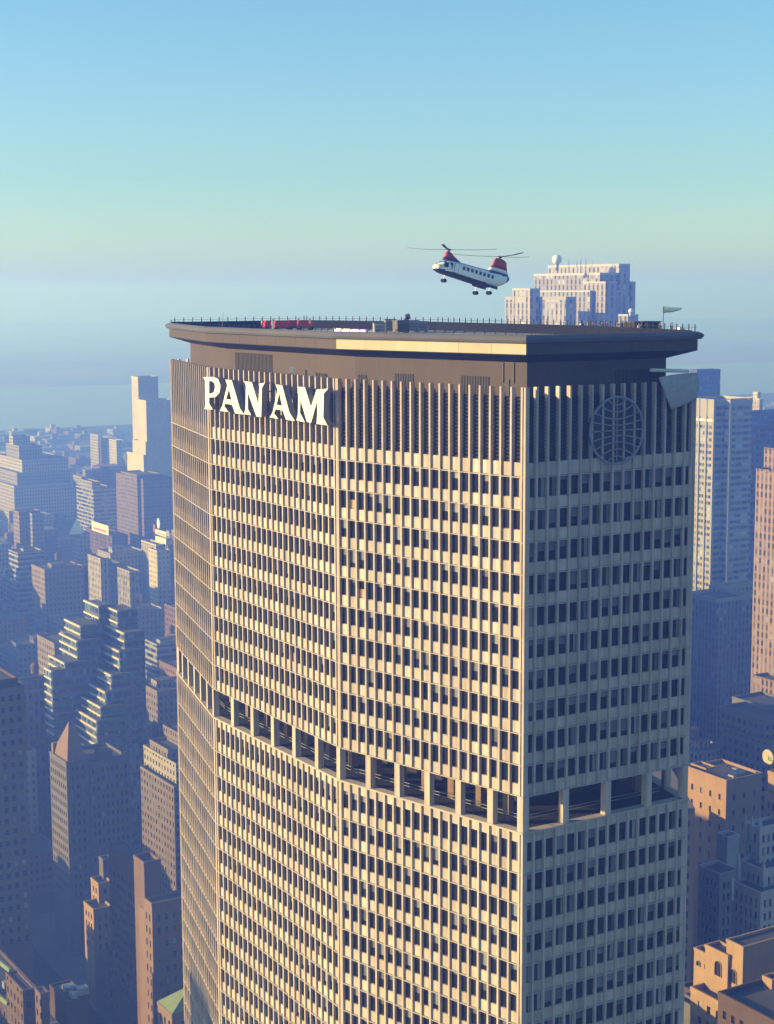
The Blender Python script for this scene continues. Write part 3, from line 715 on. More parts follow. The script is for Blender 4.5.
# --- right side
B = Bld('striped_tower', 'tall pale tower with white piers and banded sunlit side right of the big tower', 'skyscraper', *[(lambda c: Vector((c.x, c.y, 0)))(mass(685, 714.5, 752, 403, 950)[0])])
c, ls, ln = mass(685, 714.5, 752, 403, 950); base = Vector((c.x, c.y, 0)); B.addbox(base, ls, ln, 0, c.z, CM['striped'], parapet=2)
zc = c.z; k = along(base, Nd, 725, 403); P = base+Nd*k; k2 = along(P, Ed, 730.8, 403); Q_ = P+Ed*k2
B.addbox(Q_, k2+1, along(Q_, Nd, 752.5, 403), 0, zc-.3, CM['striped'], parapet=2)
pr = MB()
for (PP, dd, side) in ((base, 0, 1), (base+Wd*6.0, 0, 1), (base+Wd*12.2, 0, 1), (Q_, 0, 1)):
    x, y = B.loc(PP); pr.box((x-.9, y-.7, 40), (x+.35, y+.9, zc+2), M_['stonew'])
pr.build('pier', B.root)
b_ = MB(); x, y = B.loc(base); b_.box((x-ls-1, y-.35, zc-8), (x+.3, y-.02, zc+2.1), M_['stonew']); b_.box((x-ls-1, y-.5, zc-11), (x+.4, y-.03, zc-9.6), M_['white']); b_.build('crown_band', B.root)
B.finish(); PROT.append((690, 752, 585, 900))
hero('dark_slab', 'flat topped blue grey slab behind the striped tower', 'office building', [(690, 697, 720.5, 371, 1320, 'glass')], prot=(690, 721, 403, 1200)).finish()
hero('dark_slab', 'dark wide slab right of the striped tower near the right edge', 'office building', [(745, 753, 800, 430, 1010, 'glass'), (741, 750, 800, 413, 1250, 'glass')], prot=(750, 800, 600, 980)).finish()
hero('skyline_tower', 'small sunlit cream tower above the dark slab at the right edge', 'tower block', [(753, 757.5, 761, 393, 1600, 'cream'), (746.5, 752, 756, 398, 1605, 'cream'), (752, 759.5, 763, 400, 1590, 'cream')]).finish()
hero('brick_skyscraper', 'pinkish stepped brick skyscraper cut by the right edge', 'skyscraper', [(756, 800, 830, 476, 705, 'bpiers'), (764, 806, 830, 454, 712, 'bpiers'), (752, 800, 830, 690, 690, 'bpiers')], prot=(752, 800, 700, 660)).finish()
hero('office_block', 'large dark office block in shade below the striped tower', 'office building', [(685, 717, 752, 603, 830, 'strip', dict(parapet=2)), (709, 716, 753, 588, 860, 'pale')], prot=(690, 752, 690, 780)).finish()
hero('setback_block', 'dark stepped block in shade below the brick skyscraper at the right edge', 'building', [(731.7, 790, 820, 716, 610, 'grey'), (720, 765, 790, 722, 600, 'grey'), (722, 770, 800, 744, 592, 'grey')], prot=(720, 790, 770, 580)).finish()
B = hero('orange_brick_block', 'sunlit orange brick block with few windows beside the big tower right flank', 'building', [(686, 726.4, 762, 783, 520, 'orange', D(mod=4.4, fl=5.2, ww=1.0, wh=1.8, top=4.5, zmin=40)), (691, 706, 716, 770, 524, 'orange', dict(z0=95, part='roof_house', parapet=.6))], prot=(686, 762, 838, 500), units=4); B.finish()
hero('loft_building', 'dim grey loft building with a square roof tower below the orange brick block', 'building', [(698.6, 719.7, 738, 877, 470, 'stoneb', D(mod=1.75, fl=3.7, ww=.9, wh=2.1, top=2, zmin=30)), (716.8, 727.4, 739, 840, 484, 'stoneb', D(mod=2.4, fl=3.7, ww=.9, wh=2.1, top=6.5, zmin=80))], prot=(698, 738, 940, 450)).finish()
B = hero('gothic_tower', 'stepped stone tower with pinnacles and narrow bays at the right edge', 'tower block', [(745, 760.2, 792, 831, 441, 'stoneb', D(mod=1.9, fl=3.6, ww=.9, wh=2.0, zmin=60)), (738, 763.7, 800, 873, 434, 'stoneb', D(mod=1.9, fl=3.6, ww=.9, wh=2.0, zmin=60)), (731.5, 760.8, 800, 896, 428, 'stoneb', D(mod=1.9, fl=3.6, ww=.9, wh=2.0, zmin=60)), (764, 778, 800, 800, 450, 'orange', D(mod=1.9, fl=3.6, ww=.9, wh=2.0, zmin=90)), (768, 780, 800, 778, 453, 'orange')], prot=(731, 800, 935, 415))
for (px, py, Y) in ((745.5, 829, 445), (760, 831, 441), (752, 830, 443), (738.5, 868, 438), (763.5, 873, 434), (731.8, 890, 432)):
    P = at(px, py, Y); x, y = B.loc(Vector((P.x, P.y, 0))); b = MB(); b.box((x-.45, y-.45, P.z-3), (x+.45, y+.45, P.z+1.6), M_['stoneb']); b.loft([[(x+sx*r, y+sy*r, z) for sx, sy in ((-1, -1), (1, -1), (1, 1), (-1, 1))] for r, z in ((.45, P.z+1.61), (.03, P.z+4.2))], M_['stoneb']); b.build('pinnacle', B.root)
B.finish()
# arched roof houses bottom right
B = hero('arched_building', 'orange brick rooftop with tall arched openings lit by low sun in the bottom right', 'building', [(690, 746, 800, 1020, 352, 'orange', dict(D(mod=3, fl=3.6, ww=1.2, wh=1.9, zmin=30), parapet=1.1)), (726.4, 743.3, 790, 949.6, 360, 'orange', dict(z0=80, part='roof_house', parapet=.7)), (705, 728, 742, 958, 363, 'orange', dict(z0=80, part='roof_house', parapet=.7)), (693.9, 713, 722, 959, 368, 'orange', dict(z0=80, part='roof_house', parapet=.6))], prot=(690, 800, 990, 340), units=3)
def arch(cxp, yb, yt, wpx, Y, nfr):
    ar = MB(); o_ = MB(); P = at(cxp, yb, Y); T = at(cxp, yt, Y); x, y = B.loc(Vector((P.x, P.y, 0)))
    w_ = wpx/(1648/Y*.69)/2; prof = [(-w_, P.z), (w_, P.z), (w_, T.z-w_)]+[(w_*math.cos(a), T.z-w_+w_*math.sin(a)) for a in [i*math.pi/8 for i in range(1, 8)]]+[(-w_, T.z-w_)]
    yy = nfr
    ar.face([(x+u, yy, z) for u, z in prof], M_['glass']); ar.face([(x-.06, yy-.02, P.z), (x+.06, yy-.02, P.z), (x+.06, yy-.02, T.z), (x-.06, yy-.02, T.z)], M_['frame'])
    for (u0, z0), (u1, z1) in zip(prof[1:], prof[2:]+prof[:1]):
        o0 = (u0*1.18, T.z-w_+(z0-T.z+w_)*1.18 if z0 > T.z-w_ else z0); o1_ = (u1*1.18, T.z-w_+(z1-T.z+w_)*1.18 if z1 > T.z-w_ else z1)
        for yq in (yy-.18,): ar.face([(x+u0, yq, z0), (x+u1, yq, z1), (x+o1_[0], yq, o1_[1]), (x+o0[0], yq, o0[1])], M_['orange'])
        ar.face([(x+u0, yy, z0), (x+u1, yy, z1), (x+u1, yy-.18, z1), (x+u0, yy-.18, z0)], M_['orange'])
    ar.build('arched_opening', B.root)
for cxp, yb, yt, wpx, bx in ((733, 983, 969, 6.5, (726.4, 743.3, 790, 949.6, 360)), (718, 976, 961, 6.5, (705, 728, 742, 958, 363)), (698.5, 966, 960.5, 3.6, (693.9, 713, 722, 959, 368)), (706, 969, 964, 2.6, (693.9, 713, 722, 959, 368))):
    c, ls, ln = mass(*bx); x1, y0 = B.loc(Vector((c.x, c.y, 0))); t_ = along(Vector((c.x, c.y, 0)), Wd, cxp, yb); Pq = Vector((c.x, c.y, 0))+Wd*t_
    arch(cxp, yb, yt, wpx, Pq.y, y0-.03)
B.finish()
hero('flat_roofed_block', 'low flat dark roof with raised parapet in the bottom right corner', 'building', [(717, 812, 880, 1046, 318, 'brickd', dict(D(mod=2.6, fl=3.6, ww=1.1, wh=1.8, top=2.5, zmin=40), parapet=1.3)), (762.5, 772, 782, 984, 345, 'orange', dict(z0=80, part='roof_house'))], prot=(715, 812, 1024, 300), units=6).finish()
hero('roofscape_block', 'cluttered grey roofs squeezed between the big tower and the arched rooftop', 'building', [(670, 712, 722, 1020, 385, 'stone'), (680, 703, 716, 1000, 395, 'brickd')], prot=(670, 716, 1024, 370), units=5).finish()
# limestone slab skyscraper with radome far behind the roof
PLAIN[CM['bpiers'].name] = M_['brick']; PLAIN[CM['ribs'].name] = M_['stoneb']
B = hero('limestone_skyscraper', 'pale limestone slab skyscraper with piers and white radome behind the roof', 'skyscraper', [
 (548, 619, 630, 266, 1085, 'ribs', dict(parapet=1.5)), (534, 600, 628, 275, 1078, 'ribs', dict(parapet=1.5)), (522, 590, 620, 292, 1070, 'ribs', dict(parapet=1)), (583, 605.5, 617, 283, 1062, 'ribs', dict(parapet=1)),
 (600, 631, 635.5, 283, 1100, 'ribs', dict(parapet=1)), (505, 566, 576, 300, 1020, 'ribs', dict(parapet=2, pm=M_['stonew'])), (512.5, 530, 540, 290, 1040, 'ribs')])
for (px, py, r, Y) in ((557, 259.5, 4.9, 1090), (631, 311, 2.6, 1000)):
    P = at(px, py, Y); k = Y/1648; x, y = B.loc(Vector((P.x, P.y, 0))); b = MB(); b.ball((x, y, P.z), r*k, M_['white'], 16, 10); b.tube([(x, y, P.z-r*k*2.2), (x, y, P.z-r*k*.8)], 1.2, M_['steel'], 8); b.build('radome', B.root, smooth=True)
for (px, py, Y) in ((581, 250, 1090), (586, 254, 1090), (577, 256, 1088), (592, 258, 1088), (569, 259, 1090)):
    P = at(px, py, Y); x, y = B.loc(Vector((P.x, P.y, 0))); b = MB(); b.tube([(x, y, 262), (x, y, P.z)], [.35, .12], M_['steel'], 5); b.build('mast', B.root)
c = at(623, 300, 1000)
B.addbox(Vector((at(628, 315, 1000).x, 1000, 0)), 9, 8, 0, at(628, 316, 1000).z, CM['ribs'])
B.finish(); 
# billboards
def billboard(label, x0, x1, yt, yb, Y, rows):
    c = at(x1, yb, Y); base = Vector((c.x, c.y, c.z)); ls = along(base, Wd, x0, yb); h = at(x1, yt, Y).z-c.z
    t = thing('billboard', label, 'billboard', base, ROT, 'rooftop signs in the haze')
    b = MB(); b.box((-ls, -.4, 0), (0, 0, h), M_['white']); b.build('panel', t)
    b = MB()
    for k in range(rows): b.box((-ls*.9, -.55, h*(.2+.6*k/max(rows, 1))), (-ls*.12, -.41, h*(.2+.6*k/max(rows, 1))+h*.22), M_['signred'])
    b.build('red_stripe', t)
    b = MB()
    for s in range(5): b.tube([(-ls*s/4*.98-.1, .3, -12), (-ls*s/4*.98-.1, .3, h*.95)], .18, M_['metal'], 4)
    b.build('sign_frame', t); return t, ls, h
billboard('wide white billboard with red stripe on a dark hazy roof', 92.5, 109, 526, 535.5, 1398, 1)
t, ls, h = billboard('upper white sign panel with a disc on top left of the big tower', 156, 166.5, 532, 537, 1240, 1)
b = MB(); P0 = (-ls*.7, -.2, h+5); b.loft([[(P0[0]+r*math.cos(a*math.pi/8), yy, P0[2]+1.6*r*math.sin(a*math.pi/8)) for a in range(16)] for yy, r in ((-.5, 2.6), (.1, 2.6))], M_['white']); b.build('disc', t)
b = MB(); b.box((-ls-4, -.3, h*.2), (-ls-1.5, 0, h+3), M_['signred']); b.box((.4, -.3, h*.3), (6, 0, h+1.5), M_['stonew']); b.build('side_panel', t)
billboard('lower white sign panel stacked under the disc sign left of the big tower', 156, 166.5, 539, 544.5, 1238, 0)
# round sign at the right edge
P = at(768.5, 757, 480); t = thing('round_sign', 'round white sign disc with green mark at the right edge', 'sign', P, ROT)
b = MB(); b.loft([[(2.3*math.cos(a*math.pi/12), yy, 2.3*math.sin(a*math.pi/12)) for a in range(24)] for yy in (-.3, 0)], M_['cream']); b.build('disc', t)
b = MB(); b.box((0.1, -.42, -.9), (1.9, -.31, -.5), M_['signgreen']); b.box((.1, -.42, -.49), (.5, -.31, .3), M_['signgreen']); b.box((.9, -.42, -.2), (1.8, -.31, .2), M_['signred']); b.build('sign_mark', t)
b = MB(); b.tube([(0, .2, -14), (0, .2, 2)], .25, M_['metal'], 6); b.build('post', t)
# little pyramid on the spire tower
c = at(76, 534, 1331); b = MB(); k = 5.5
b.loft([[(c.x+sx*r, c.y+sy*r+4, z) for sx, sy in ((-1, -1), (1, -1), (1, 1), (-1, 1))] for r, z in ((k, c.z), (.3, c.z+12))], M_['white'])
for o in C.objects:
    if o.name.startswith('spire_tower') and o.type == 'EMPTY': st_ = o
pob = b.build('pyramid_cap', st_); bpy.context.view_layer.update(); pob.matrix_parent_inverse = st_.matrix_world.inverted()
# ------------------------------------------------------------------ the rest of the city, block by block
fr_ = random.Random(21)
def shadeh(Y):
    for a, b, h in ((320, 450, 70), (450, 497, 28), (497, 540, 60), (540, 590, 34), (590, 660, 48), (660, 780, 40), (780, 1000, 55)):
        if a <= Y < b: return h*fr_.uniform(.75, 1.05)
    return 30
shade_blocks = [(0, 600, 337, 18, 72, 90), (-1, 605, 465, 34, 105, 118), (0, 625, 515, 30, 22, 84), (0, 600, 600, 40, 50, 108), (0, 590, 830, 50, 150, 116)]  # unseen blocks added behind the tower to shade the right-hand buildings
def blocked(P, r):
    for (x, y, q) in KEEP:
        if (P.x-x)**2+(P.y-y)**2 < (r+q)**2: return True
    return (P.x-5)**2+(P.y-232)**2 < (75+r)**2
KINDS = ['grey', 'tan', 'brick', 'pale', 'tan', 'brick', 'strip', 'ribbon']
WORD = {'grey': 'grey stone', 'tan': 'tan brick', 'brick': 'red brown brick', 'pale': 'pale stone', 'strip': 'pale ribbed', 'ribbon': 'banded grey'}
KEEP = [k for k in KEEP]
KEEP0 = list(KEEP)
shade = []      # buildings out of frame to the left/right that throw shade and fill side views
far = MB(); fillers = []
for bi in range(-16, 60):            # along west, block columns of 2 lots
    for bj in range(-42, 60):        # along north, street rows
        for (la, lb) in ((0, 0), (1, 0), (2, 0), (3, 0), (0, 1), (1, 1), (2, 1), (3, 1)):
            a = -300+bi*150+la*31+3; bb = bj*82+lb*32+3
            P = Vector((0, 230, 0))+Wd*a+Nd*bb      # SE corner
            ls, ln = 29-fr_.uniform(0, 5), 30-fr_.uniform(0, 5)
            if fr_.random() < .06: continue
            cc = P+Wd*ls/2+Nd*ln/2; Y = cc.y
            if a > 2700 or Y < 250 or Y > 3600: continue
            kx = cc.x/Y; px, _ = proj((cc.x, cc.y, 40)); hw = 20/Y*1648
            hgt = (fr_.choice((18, 25, 35, 45, 60, 80)) if Y < 1300 else fr_.choice((12, 16, 20, 30, 45)))*fr_.uniform(.8, 1.2)
            if Y > 2000: hgt = min(hgt, 26)
            if fr_.random() < .08 and Y > 900 and Y < 2200: hgt *= 1.7
            # keep below the skyline of the photograph
            lim = 251-((455 if px < 400 else 430)-291)*Y/1648
            hgt = min(hgt, max(lim, 9)*fr_.uniform(.75, 1))
            vis = (-hw < px < 774+hw)
            hid = 172+hw < px < 690-hw
            if vis and not hid:
                for (xl, xr, yb, Yp) in PROT:
                    if cc.y-15 < Yp and px+hw > xl and px-hw < xr:
                        hgt = min(hgt, 251-(yb+6-291)*(Y-15)/1648)
            if Y < 620 and vis: hgt = min(hgt, 251-(1000-291)*(Y-20)/1648 if not hid else 60)
            if hgt < 8: continue
            if blocked(cc, 14): continue
            if vis and not hid and Y < 1250: fillers.append((cc, P, ls, ln, hgt, px, Y))
            elif vis and not hid or Y > 1250: shade.append((P, ls, ln, hgt, Y, vis))
            elif abs(kx) < 1.2: shade.append((P, ls, ln, hgt if kx > 0 or (190 < Y < 320) else (shadeh(Y) if Y < 1000 else hgt), Y, vis))
print('fillers', len(fillers), 'rest', len(shade))
def genbld(P, ls, ln, hgt, label, group, rr, kd):
    B = Bld('city_building', label, 'building', P, group); m = CM[kd]
    step = hgt > 45 and rr.random() < .6
    if step:
        B.addbox(P, ls, ln, 0, hgt*.72, m, roof='roofg'); P2 = P+Wd*ls*.12+Nd*ln*.1; B.addbox(P2, ls*.7, ln*.75, hgt*.72+.01, hgt, m)
        top = (P2, ls*.7, ln*.75)
    else: B.addbox(P, ls, ln, 0, hgt, m, roof=rr.choice(('roofd', 'roofg'))); top = (P, ls, ln)
    p, a, c = top
    B.bulk(p+Wd*a*rr.uniform(.1, .4)+Nd*c*rr.uniform(.1, .4), a*.3, c*.35, hgt+.1, rr.uniform(2.5, 5), m)
    has = rr.random() < .55
    if has: B.tank(p+Wd*a*rr.uniform(.7, .85)+Nd*c*rr.uniform(.5, .8), hgt+.1)
    return B, step, has
heroes_scr = [(45, 500, 'the stepped tower on the left skyline'), (100, 445, 'the broad pale block on the skyline'), (150, 430, 'the slender cream tower'), (100, 530, 'the white and red billboard'), (160, 535, 'the disc sign'), (95, 660, 'the terraced offices'), (88, 790, 'the hip roofed tower'), (12, 780, 'the dark slab at the left edge'), (150, 930, 'the sunlit brown brick building'), (95, 915, 'the narrow block with sunlit patches'), (160, 790, 'the ragged lit block'), (50, 1000, 'the bottom left roofs'), (724, 480, 'the striped tower'), (763, 560, 'the brick skyscraper'), (725, 640, 'the large shaded office block'), (755, 740, 'the dark stepped block'), (715, 800, 'the orange brick block'), (720, 900, 'the grey loft building'), (755, 880, 'the gothic tower'), (730, 965, 'the arched rooftop'), (750, 1010, 'the flat dark roof')]
seen = {}
fillers.sort(key=lambda f: f[6])
for (cc, P, ls, ln, hgt, px, Y) in fillers:
    rr = random.Random(int(P.x*13+P.y*7)); kd = rr.choice(KINDS)
    x, y = proj((cc.x, cc.y, hgt)); best = min(heroes_scr, key=lambda h: (h[0]-x)**2+(h[1]-y)**2)
    dx, dy = x-best[0], y-best[1]
    rel = ('right of' if dx > 0 else 'left of') if abs(dx) > abs(dy) else ('below' if dy > 0 else 'above')
    size = 'low' if hgt < 28 else ('medium' if hgt < 60 else 'tall')
    B, step, has = genbld(P, ls, ln, hgt, 'x', 'mid distance city buildings', rr, kd)
    lab = f"{size} {WORD[kd]} {'setback ' if step else ''}building {'with water tank ' if has else ''}{rel} {best[2]}"
    n_ = seen.get(lab, 0); seen[lab] = n_+1
    if n_: lab += ['', ', farther', ', third one back', ', fourth one back', ', fifth one back', ', sixth one back', ', seventh one back', ', eighth one back', ', ninth one back', ', tenth one back'][min(n_, 9)]
    B.root['label'] = lab; B.finish()
KEEP[:] = KEEP0
mats_far = [CM[k] for k in ('grey', 'tan', 'brick', 'pale', 'cream')]
fm = MB(); sm = MB()
for (P, ls, ln, hgt, Y, vis) in shade:
    tgt = fm if Y > 1250 else sm
    p = [P+Wd*ls, P, P+Nd*ln, P+Wd*ls+Nd*ln]; m = fr_.choice(mats_far)
    tgt.prism([(q.x, q.y) for q in p], 0, hgt, m, m)
    if fr_.random() < .8:
        q0 = P+Wd*ls*fr_.uniform(.1, .5)+Nd*ln*fr_.uniform(.1, .5); a, c = ls*.3, ln*.3; p = [q0+Wd*a, q0, q0+Nd*c, q0+Wd*a+Nd*c]
        tgt.prism([(q.x, q.y) for q in p], hgt+.01, hgt+fr_.uniform(3, 9), m, m)
for (_, px, Y, wx, wy, hh) in shade_blocks:
    q = at(px, 600, Y); x, y = q.x, q.y; sm.prism([(x-wx/2, y-wy/2), (x+wx/2, y-wy/2), (x+wx/2, y+wy/2), (x-wx/2, y+wy/2)], 0, hh, CM['tan'], CM['tan'])
o = fm.build('distant_city', kind='stuff'); tag(o, 'mass of low hazy blocks stretching to the river', 'city')
o = sm.build('surrounding_city', kind='stuff'); tag(o, 'dense surrounding blocks behind and beside the big tower, some added to cast shade', 'city')
# block pavements with kerbs
pv_ = MB()
for bi in range(-16, 22):
    for bj in range(-16, 24):
        a = -300+bi*150; bb = bj*82; q0 = Vector((0, 230, 0))+Wd*(a-2)+Nd*(bb-2)
        if q0.y < 150 or q0.y > 2200: continue
        p = [q0+Wd*128, q0, q0+Nd*68, q0+Wd*128+Nd*68]; pv_.prism([(q.x, q.y) for q in p], .004, .14, M_['pave'])
o = pv_.build('pavement'); o['kind'] = 'structure'

# ------------------------------------------------------------------ helicopter (tandem rotor), nose to the left
TH = math.radians(16); KX = 5.23; HY = 236.0
Hc = at(472, 272, HY)
heli = thing('helicopter', 'white tandem rotor helicopter with red pylons and blue stripe hovering over the roof', 'helicopter', Hc, 0)
# local frame: x = towards tail, z = up (tilted nose up), y = away from the camera
YW = 38; heli.rotation_euler = (0, math.radians(12.5), math.radians(YW)); heli.scale = (.93, 1, .77)
def ring_(x, zb, zt, hw, n=16, sq=2.6):
    cz_, hz_ = (zb+zt)/2, (zt-zb)/2; out = []
    for i in range(n):
        a = 2*math.pi*i/n; c, s = math.cos(a), math.sin(a); e = 2/sq
        out.append((x, hw*math.copysign(abs(c)**e, c), cz_+hz_*math.copysign(abs(s)**e, s)))
    return out
st = [(-7.35, -1.35, -.85, .25), (-7.1, -1.65, -.55, .7), (-6.5, -1.85, -.1, .95), (-5.7, -1.95, .45, 1.1), (-4.7, -1.98, .85, 1.15), (-2, -2.05, 1.0, 1.15), (1, -2.15, 1.05, 1.15), (3.2, -2.1, 1.15, 1.15), (4.9, -1.55, 1.25, 1.05), (6.2, -.85, 1.3, .85), (7.0, -.2, 1.2, .6), (7.45, .25, 1.0, .3)]
st2 = []
for s0, s1 in zip(st, st[1:]):
    for k in range(4): st2.append(tuple(a+(c-a)*k/4 for a, c in zip(s0, s1)))
st2.append(st[-1])
b = MB(); b.loft([ring_(*s, n=28) for s in st2], M_['copter'])
o = b.build('fuselage', heli, smooth=True)
for p, f in zip(o.data.polygons, b.f): pass
o.data.materials.append(M_['navy']); o.data.materials.append(M_['blue'])
for p in o.data.polygons:
    c = p.center
    if c.z < -1.3-max(0, (c.x-1.2)*.22): p.material_index = 1
    elif c.z > .75 and c.x > -4.2: p.material_index = 2
    elif c.x > 6.6 and c.z > -.2: p.material_index = 2
flip_fix(o)
b = MB(); b.loft([ring_(*s) for s in ((-7.36, -1.3, -.7, .3), (-7.12, -1.4, -.5, .72), (-6.75, -1.45, -.35, .88))], M_['cream2']); b.build('nose_cone', heli, smooth=True)
def band(z0, z1, xs, y, m, name, dz=0):
    bb = MB(); bb.box((xs[0], y-.02, z0), (xs[1], y+.02, z1), m); return bb.build(name, heli)
b = MB()
for (x0, x1, z0, z1) in ((-6.55, -5.75, -.75, .1), (-5.6, -4.95, -.8, .35)):
    for s in (-1, 1): b.face([(x0, s*1.02, z0), (x1, s*1.17, z0), (x1, s*1.15, z1), (x0+.25, s*.95, z1-.1)], M_['glass'])
b.face([(-6.62, -.8, -.55), (-6.62, .8, -.55), (-5.85, .75, .42), (-5.85, -.75, .42)], M_['glass']); b.build('cockpit_window', heli)
for k in range(8):
    x = -2.9+k*.84
    for s in (-1, 1):
        b = MB(); b.box((x, s*1.16-.02, -.35), (x+.4, s*1.16+.02, .2), M_['glass']); b.box((x-.06, s*1.152-.02, -.41), (x+.46, s*1.152+.015, .26), M_['steel']); b.build('cabin_window', heli)
b = MB(); b.box((-4.6, -1.19, -1.3), (-3.7, -1.15, .45), M_['steel']); b.box((-4.52, -1.2, -1.22), (-3.78, -1.185, .37), M_['copter']); b.build('cabin_door', heli)
def ell(x, z, rx, ry, n=14, yo=0): return [(x+rx*math.cos(2*math.pi*i/n), yo+ry*math.sin(2*math.pi*i/n), z) for i in range(n)]
b = MB(); b.loft([ell(-4.2, .7, 1.9, .75), ell(-4.4, 1.15, 1.55, .62)], M_['blue']); b.loft([ell(-4.4, 1.151, 1.5, .60), ell(-4.9, 1.75, .85, .5), ell(-5.15, 2.15, .55, .4), ell(-5.2, 2.3, .3, .25)], M_['red'])
b.build('front_pylon', heli, smooth=True)
b = MB(); b.loft([ell(5.1, .6, 2.3, .85), ell(5.15, 1.25, 2.15, .72)], M_['blue']); b.loft([ell(5.15, 1.251, 2.13, .71), ell(5.2, 1.95, 1.75, .58)], M_['copter']); b.loft([ell(5.2, 1.951, 1.74, .575), ell(5.3, 2.8, 1.4, .48), ell(5.3, 3.5, 1.25, .42), ell(5.1, 3.85, .8, .3)], M_['red'])
b.build('rear_pylon', heli, smooth=True)
for s in (-1, 1):
    b = MB(); b.loft([ring_(x, -2.15, -1.6, w_, 10) for x, w_ in ((1.6, .08), (2.1, .3), (3.6, .3), (4.4, .08))], M_['navy']); o = b.build('sponson', heli, smooth=True); o.location = (0, s*1.25, 0)
for (x, y, zt) in ((-5.2, 0, -1.9), (2.7, -1.45, -2.1), (2.7, 1.45, -2.1)):
    ex = 0 if y == 0 else .0
    g_ = MB(); g_.tube([(x, y, zt), (x, y, zt-.85)], .07, M_['copter'], 6); lg = g_.build('landing_gear', heli)
    for q in (-.2, .2):
        b = MB(); b.tube([(x, y+q-.1, zt-1.1), (x, y+q+.1, zt-1.1)], .36, M_['rubber'], 14); b.build('wheel', lg)
for (hx, hz_, az0, name) in ((-5.2, 2.3, 8, 'front_rotor'), (5.1, 3.85, 25, 'rear_rotor')):
    b = MB(); b.tube([(hx, 0, hz_-.1), (hx, 0, hz_+.45)], .16, M_['metal'], 8); b.ball((hx, 0, hz_+.4), (.38, .38, .16), M_['metal'], 10, 6); ro = b.build(name, heli)
    tiltq = Matrix.Rotation(math.radians(-12.5), 4, 'Y')
    for k in range(3):
        az = math.radians(({'front_rotor': 139, 'rear_rotor': 49}[name])-YW+k*120)
        bl = MB(); pr_ = []
        for rr_, dz in ((.3, 0), (1.2, .02), (4.5, .12), (7.6, .42)):
            pr_.append([(rr_, -.16 if rr_ < 1 else -.24, dz), (rr_, .16 if rr_ < 1 else .24, dz), (rr_, .14 if rr_ < 1 else .2, dz+.06), (rr_, -.14 if rr_ < 1 else -.2, dz+.06)])
        bl.loft(pr_, M_['blade']); o = bl.build('rotor_blade', ro)
        o.matrix_local = Matrix.Translation((hx, 0, hz_+.4)) @ tiltq @ Matrix.Rotation(az, 4, 'Z')
# ------------------------------------------------------------------ people on the roof
DZ = ZT+4.75
def person_mesh(pose, cols):
    J = {'pel': (0, 0, .95), 'wai': (0, 0, 1.12), 'che': (0, 0, 1.36), 'nek': (0, 0, 1.50), 'hd1': (0, -.01, 1.60), 'hd2': (0, -.01, 1.72)}
    R = {'pel': .15, 'wai': .13, 'che': .16, 'nek': .06, 'hd1': .09, 'hd2': .085}
    E_ = [('pel', 'wai'), ('wai', 'che'), ('che', 'nek'), ('nek', 'hd1'), ('hd1', 'hd2')]
    for s, sn in ((-1, 'l'), (1, 'r')):
        st_ = pose.get('stride', .1)*s
        J.update({'hip'+sn: (s*.10, 0, .90), 'kne'+sn: (s*.11, -st_*.5-.02, .50), 'ank'+sn: (s*.12, st_*.6, .09), 'toe'+sn: (s*.13, st_*.6-.15, .04)})
        R.update({'hip'+sn: .10, 'kne'+sn: .065, 'ank'+sn: .05, 'toe'+sn: .045})
        a = pose.get('arm'+sn, (.28*s, -.02, .88)); el = pose.get('elb'+sn, (.25*s, .03, 1.12))
        J.update({'sho'+sn: (s*.19, 0, 1.42), 'elb'+sn: el, 'wri'+sn: a})
        R.update({'sho'+sn: .07, 'elb'+sn: .05, 'wri'+sn: .035})
        h = Vector(a)+(Vector(a)-Vector(el)).normalized()*.09; J['han'+sn] = tuple(h); R['han'+sn] = .035
        E_ += [('pel', 'hip'+sn), ('hip'+sn, 'kne'+sn), ('kne'+sn, 'ank'+sn), ('ank'+sn, 'toe'+sn), ('che', 'sho'+sn), ('sho'+sn, 'elb'+sn), ('elb'+sn, 'wri'+sn), ('wri'+sn, 'han'+sn)]
    ks = list(J); me = bpy.data.meshes.new('person'); me.from_pydata([J[k] for k in ks], [(ks.index(a), ks.index(c)) for a, c in E_], [])
    o = bpy.data.objects.new('person', me); C.objects.link(o)
    md = o.modifiers.new('s', 'SKIN'); md.use_smooth_shade = True
    sv = me.skin_vertices[0].data
    for i, k in enumerate(ks): sv[i].radius = (R[k], R[k]); sv[i].use_root = (k == 'pel')
    o.modifiers.new('u', 'SUBSURF').levels = 1
    bpy.context.view_layer.update()
    m2 = bpy.data.meshes.new_from_object(o.evaluated_get(bpy.context.evaluated_depsgraph_get())); bpy.data.objects.remove(o)
    m2.materials.clear()
    for m in (cols[0], cols[1], M_['skin'], M_['rubber']): m2.materials.append(m)
    for p in m2.polygons:
        z = p.center.z; x = abs(p.center.x)
        p.material_index = 3 if z < .09 else (0 if z < .98 and x < .2 else (2 if z > 1.49 or (x > .2 and z < .95) else 1)); p.use_smooth = True
    return m2
M_['jk1'] = mat('dark_jacket', (.05, .05, .08), .9); M_['jk2'] = mat('tan_coat', (.35, .25, .17), .9); M_['jk3'] = mat('red_jacket', (.5, .06, .06), .9); M_['jk4'] = mat('white_overalls', (.7, .68, .62), .9); M_['tr'] = mat('dark_trousers', (.04, .04, .05), .9)
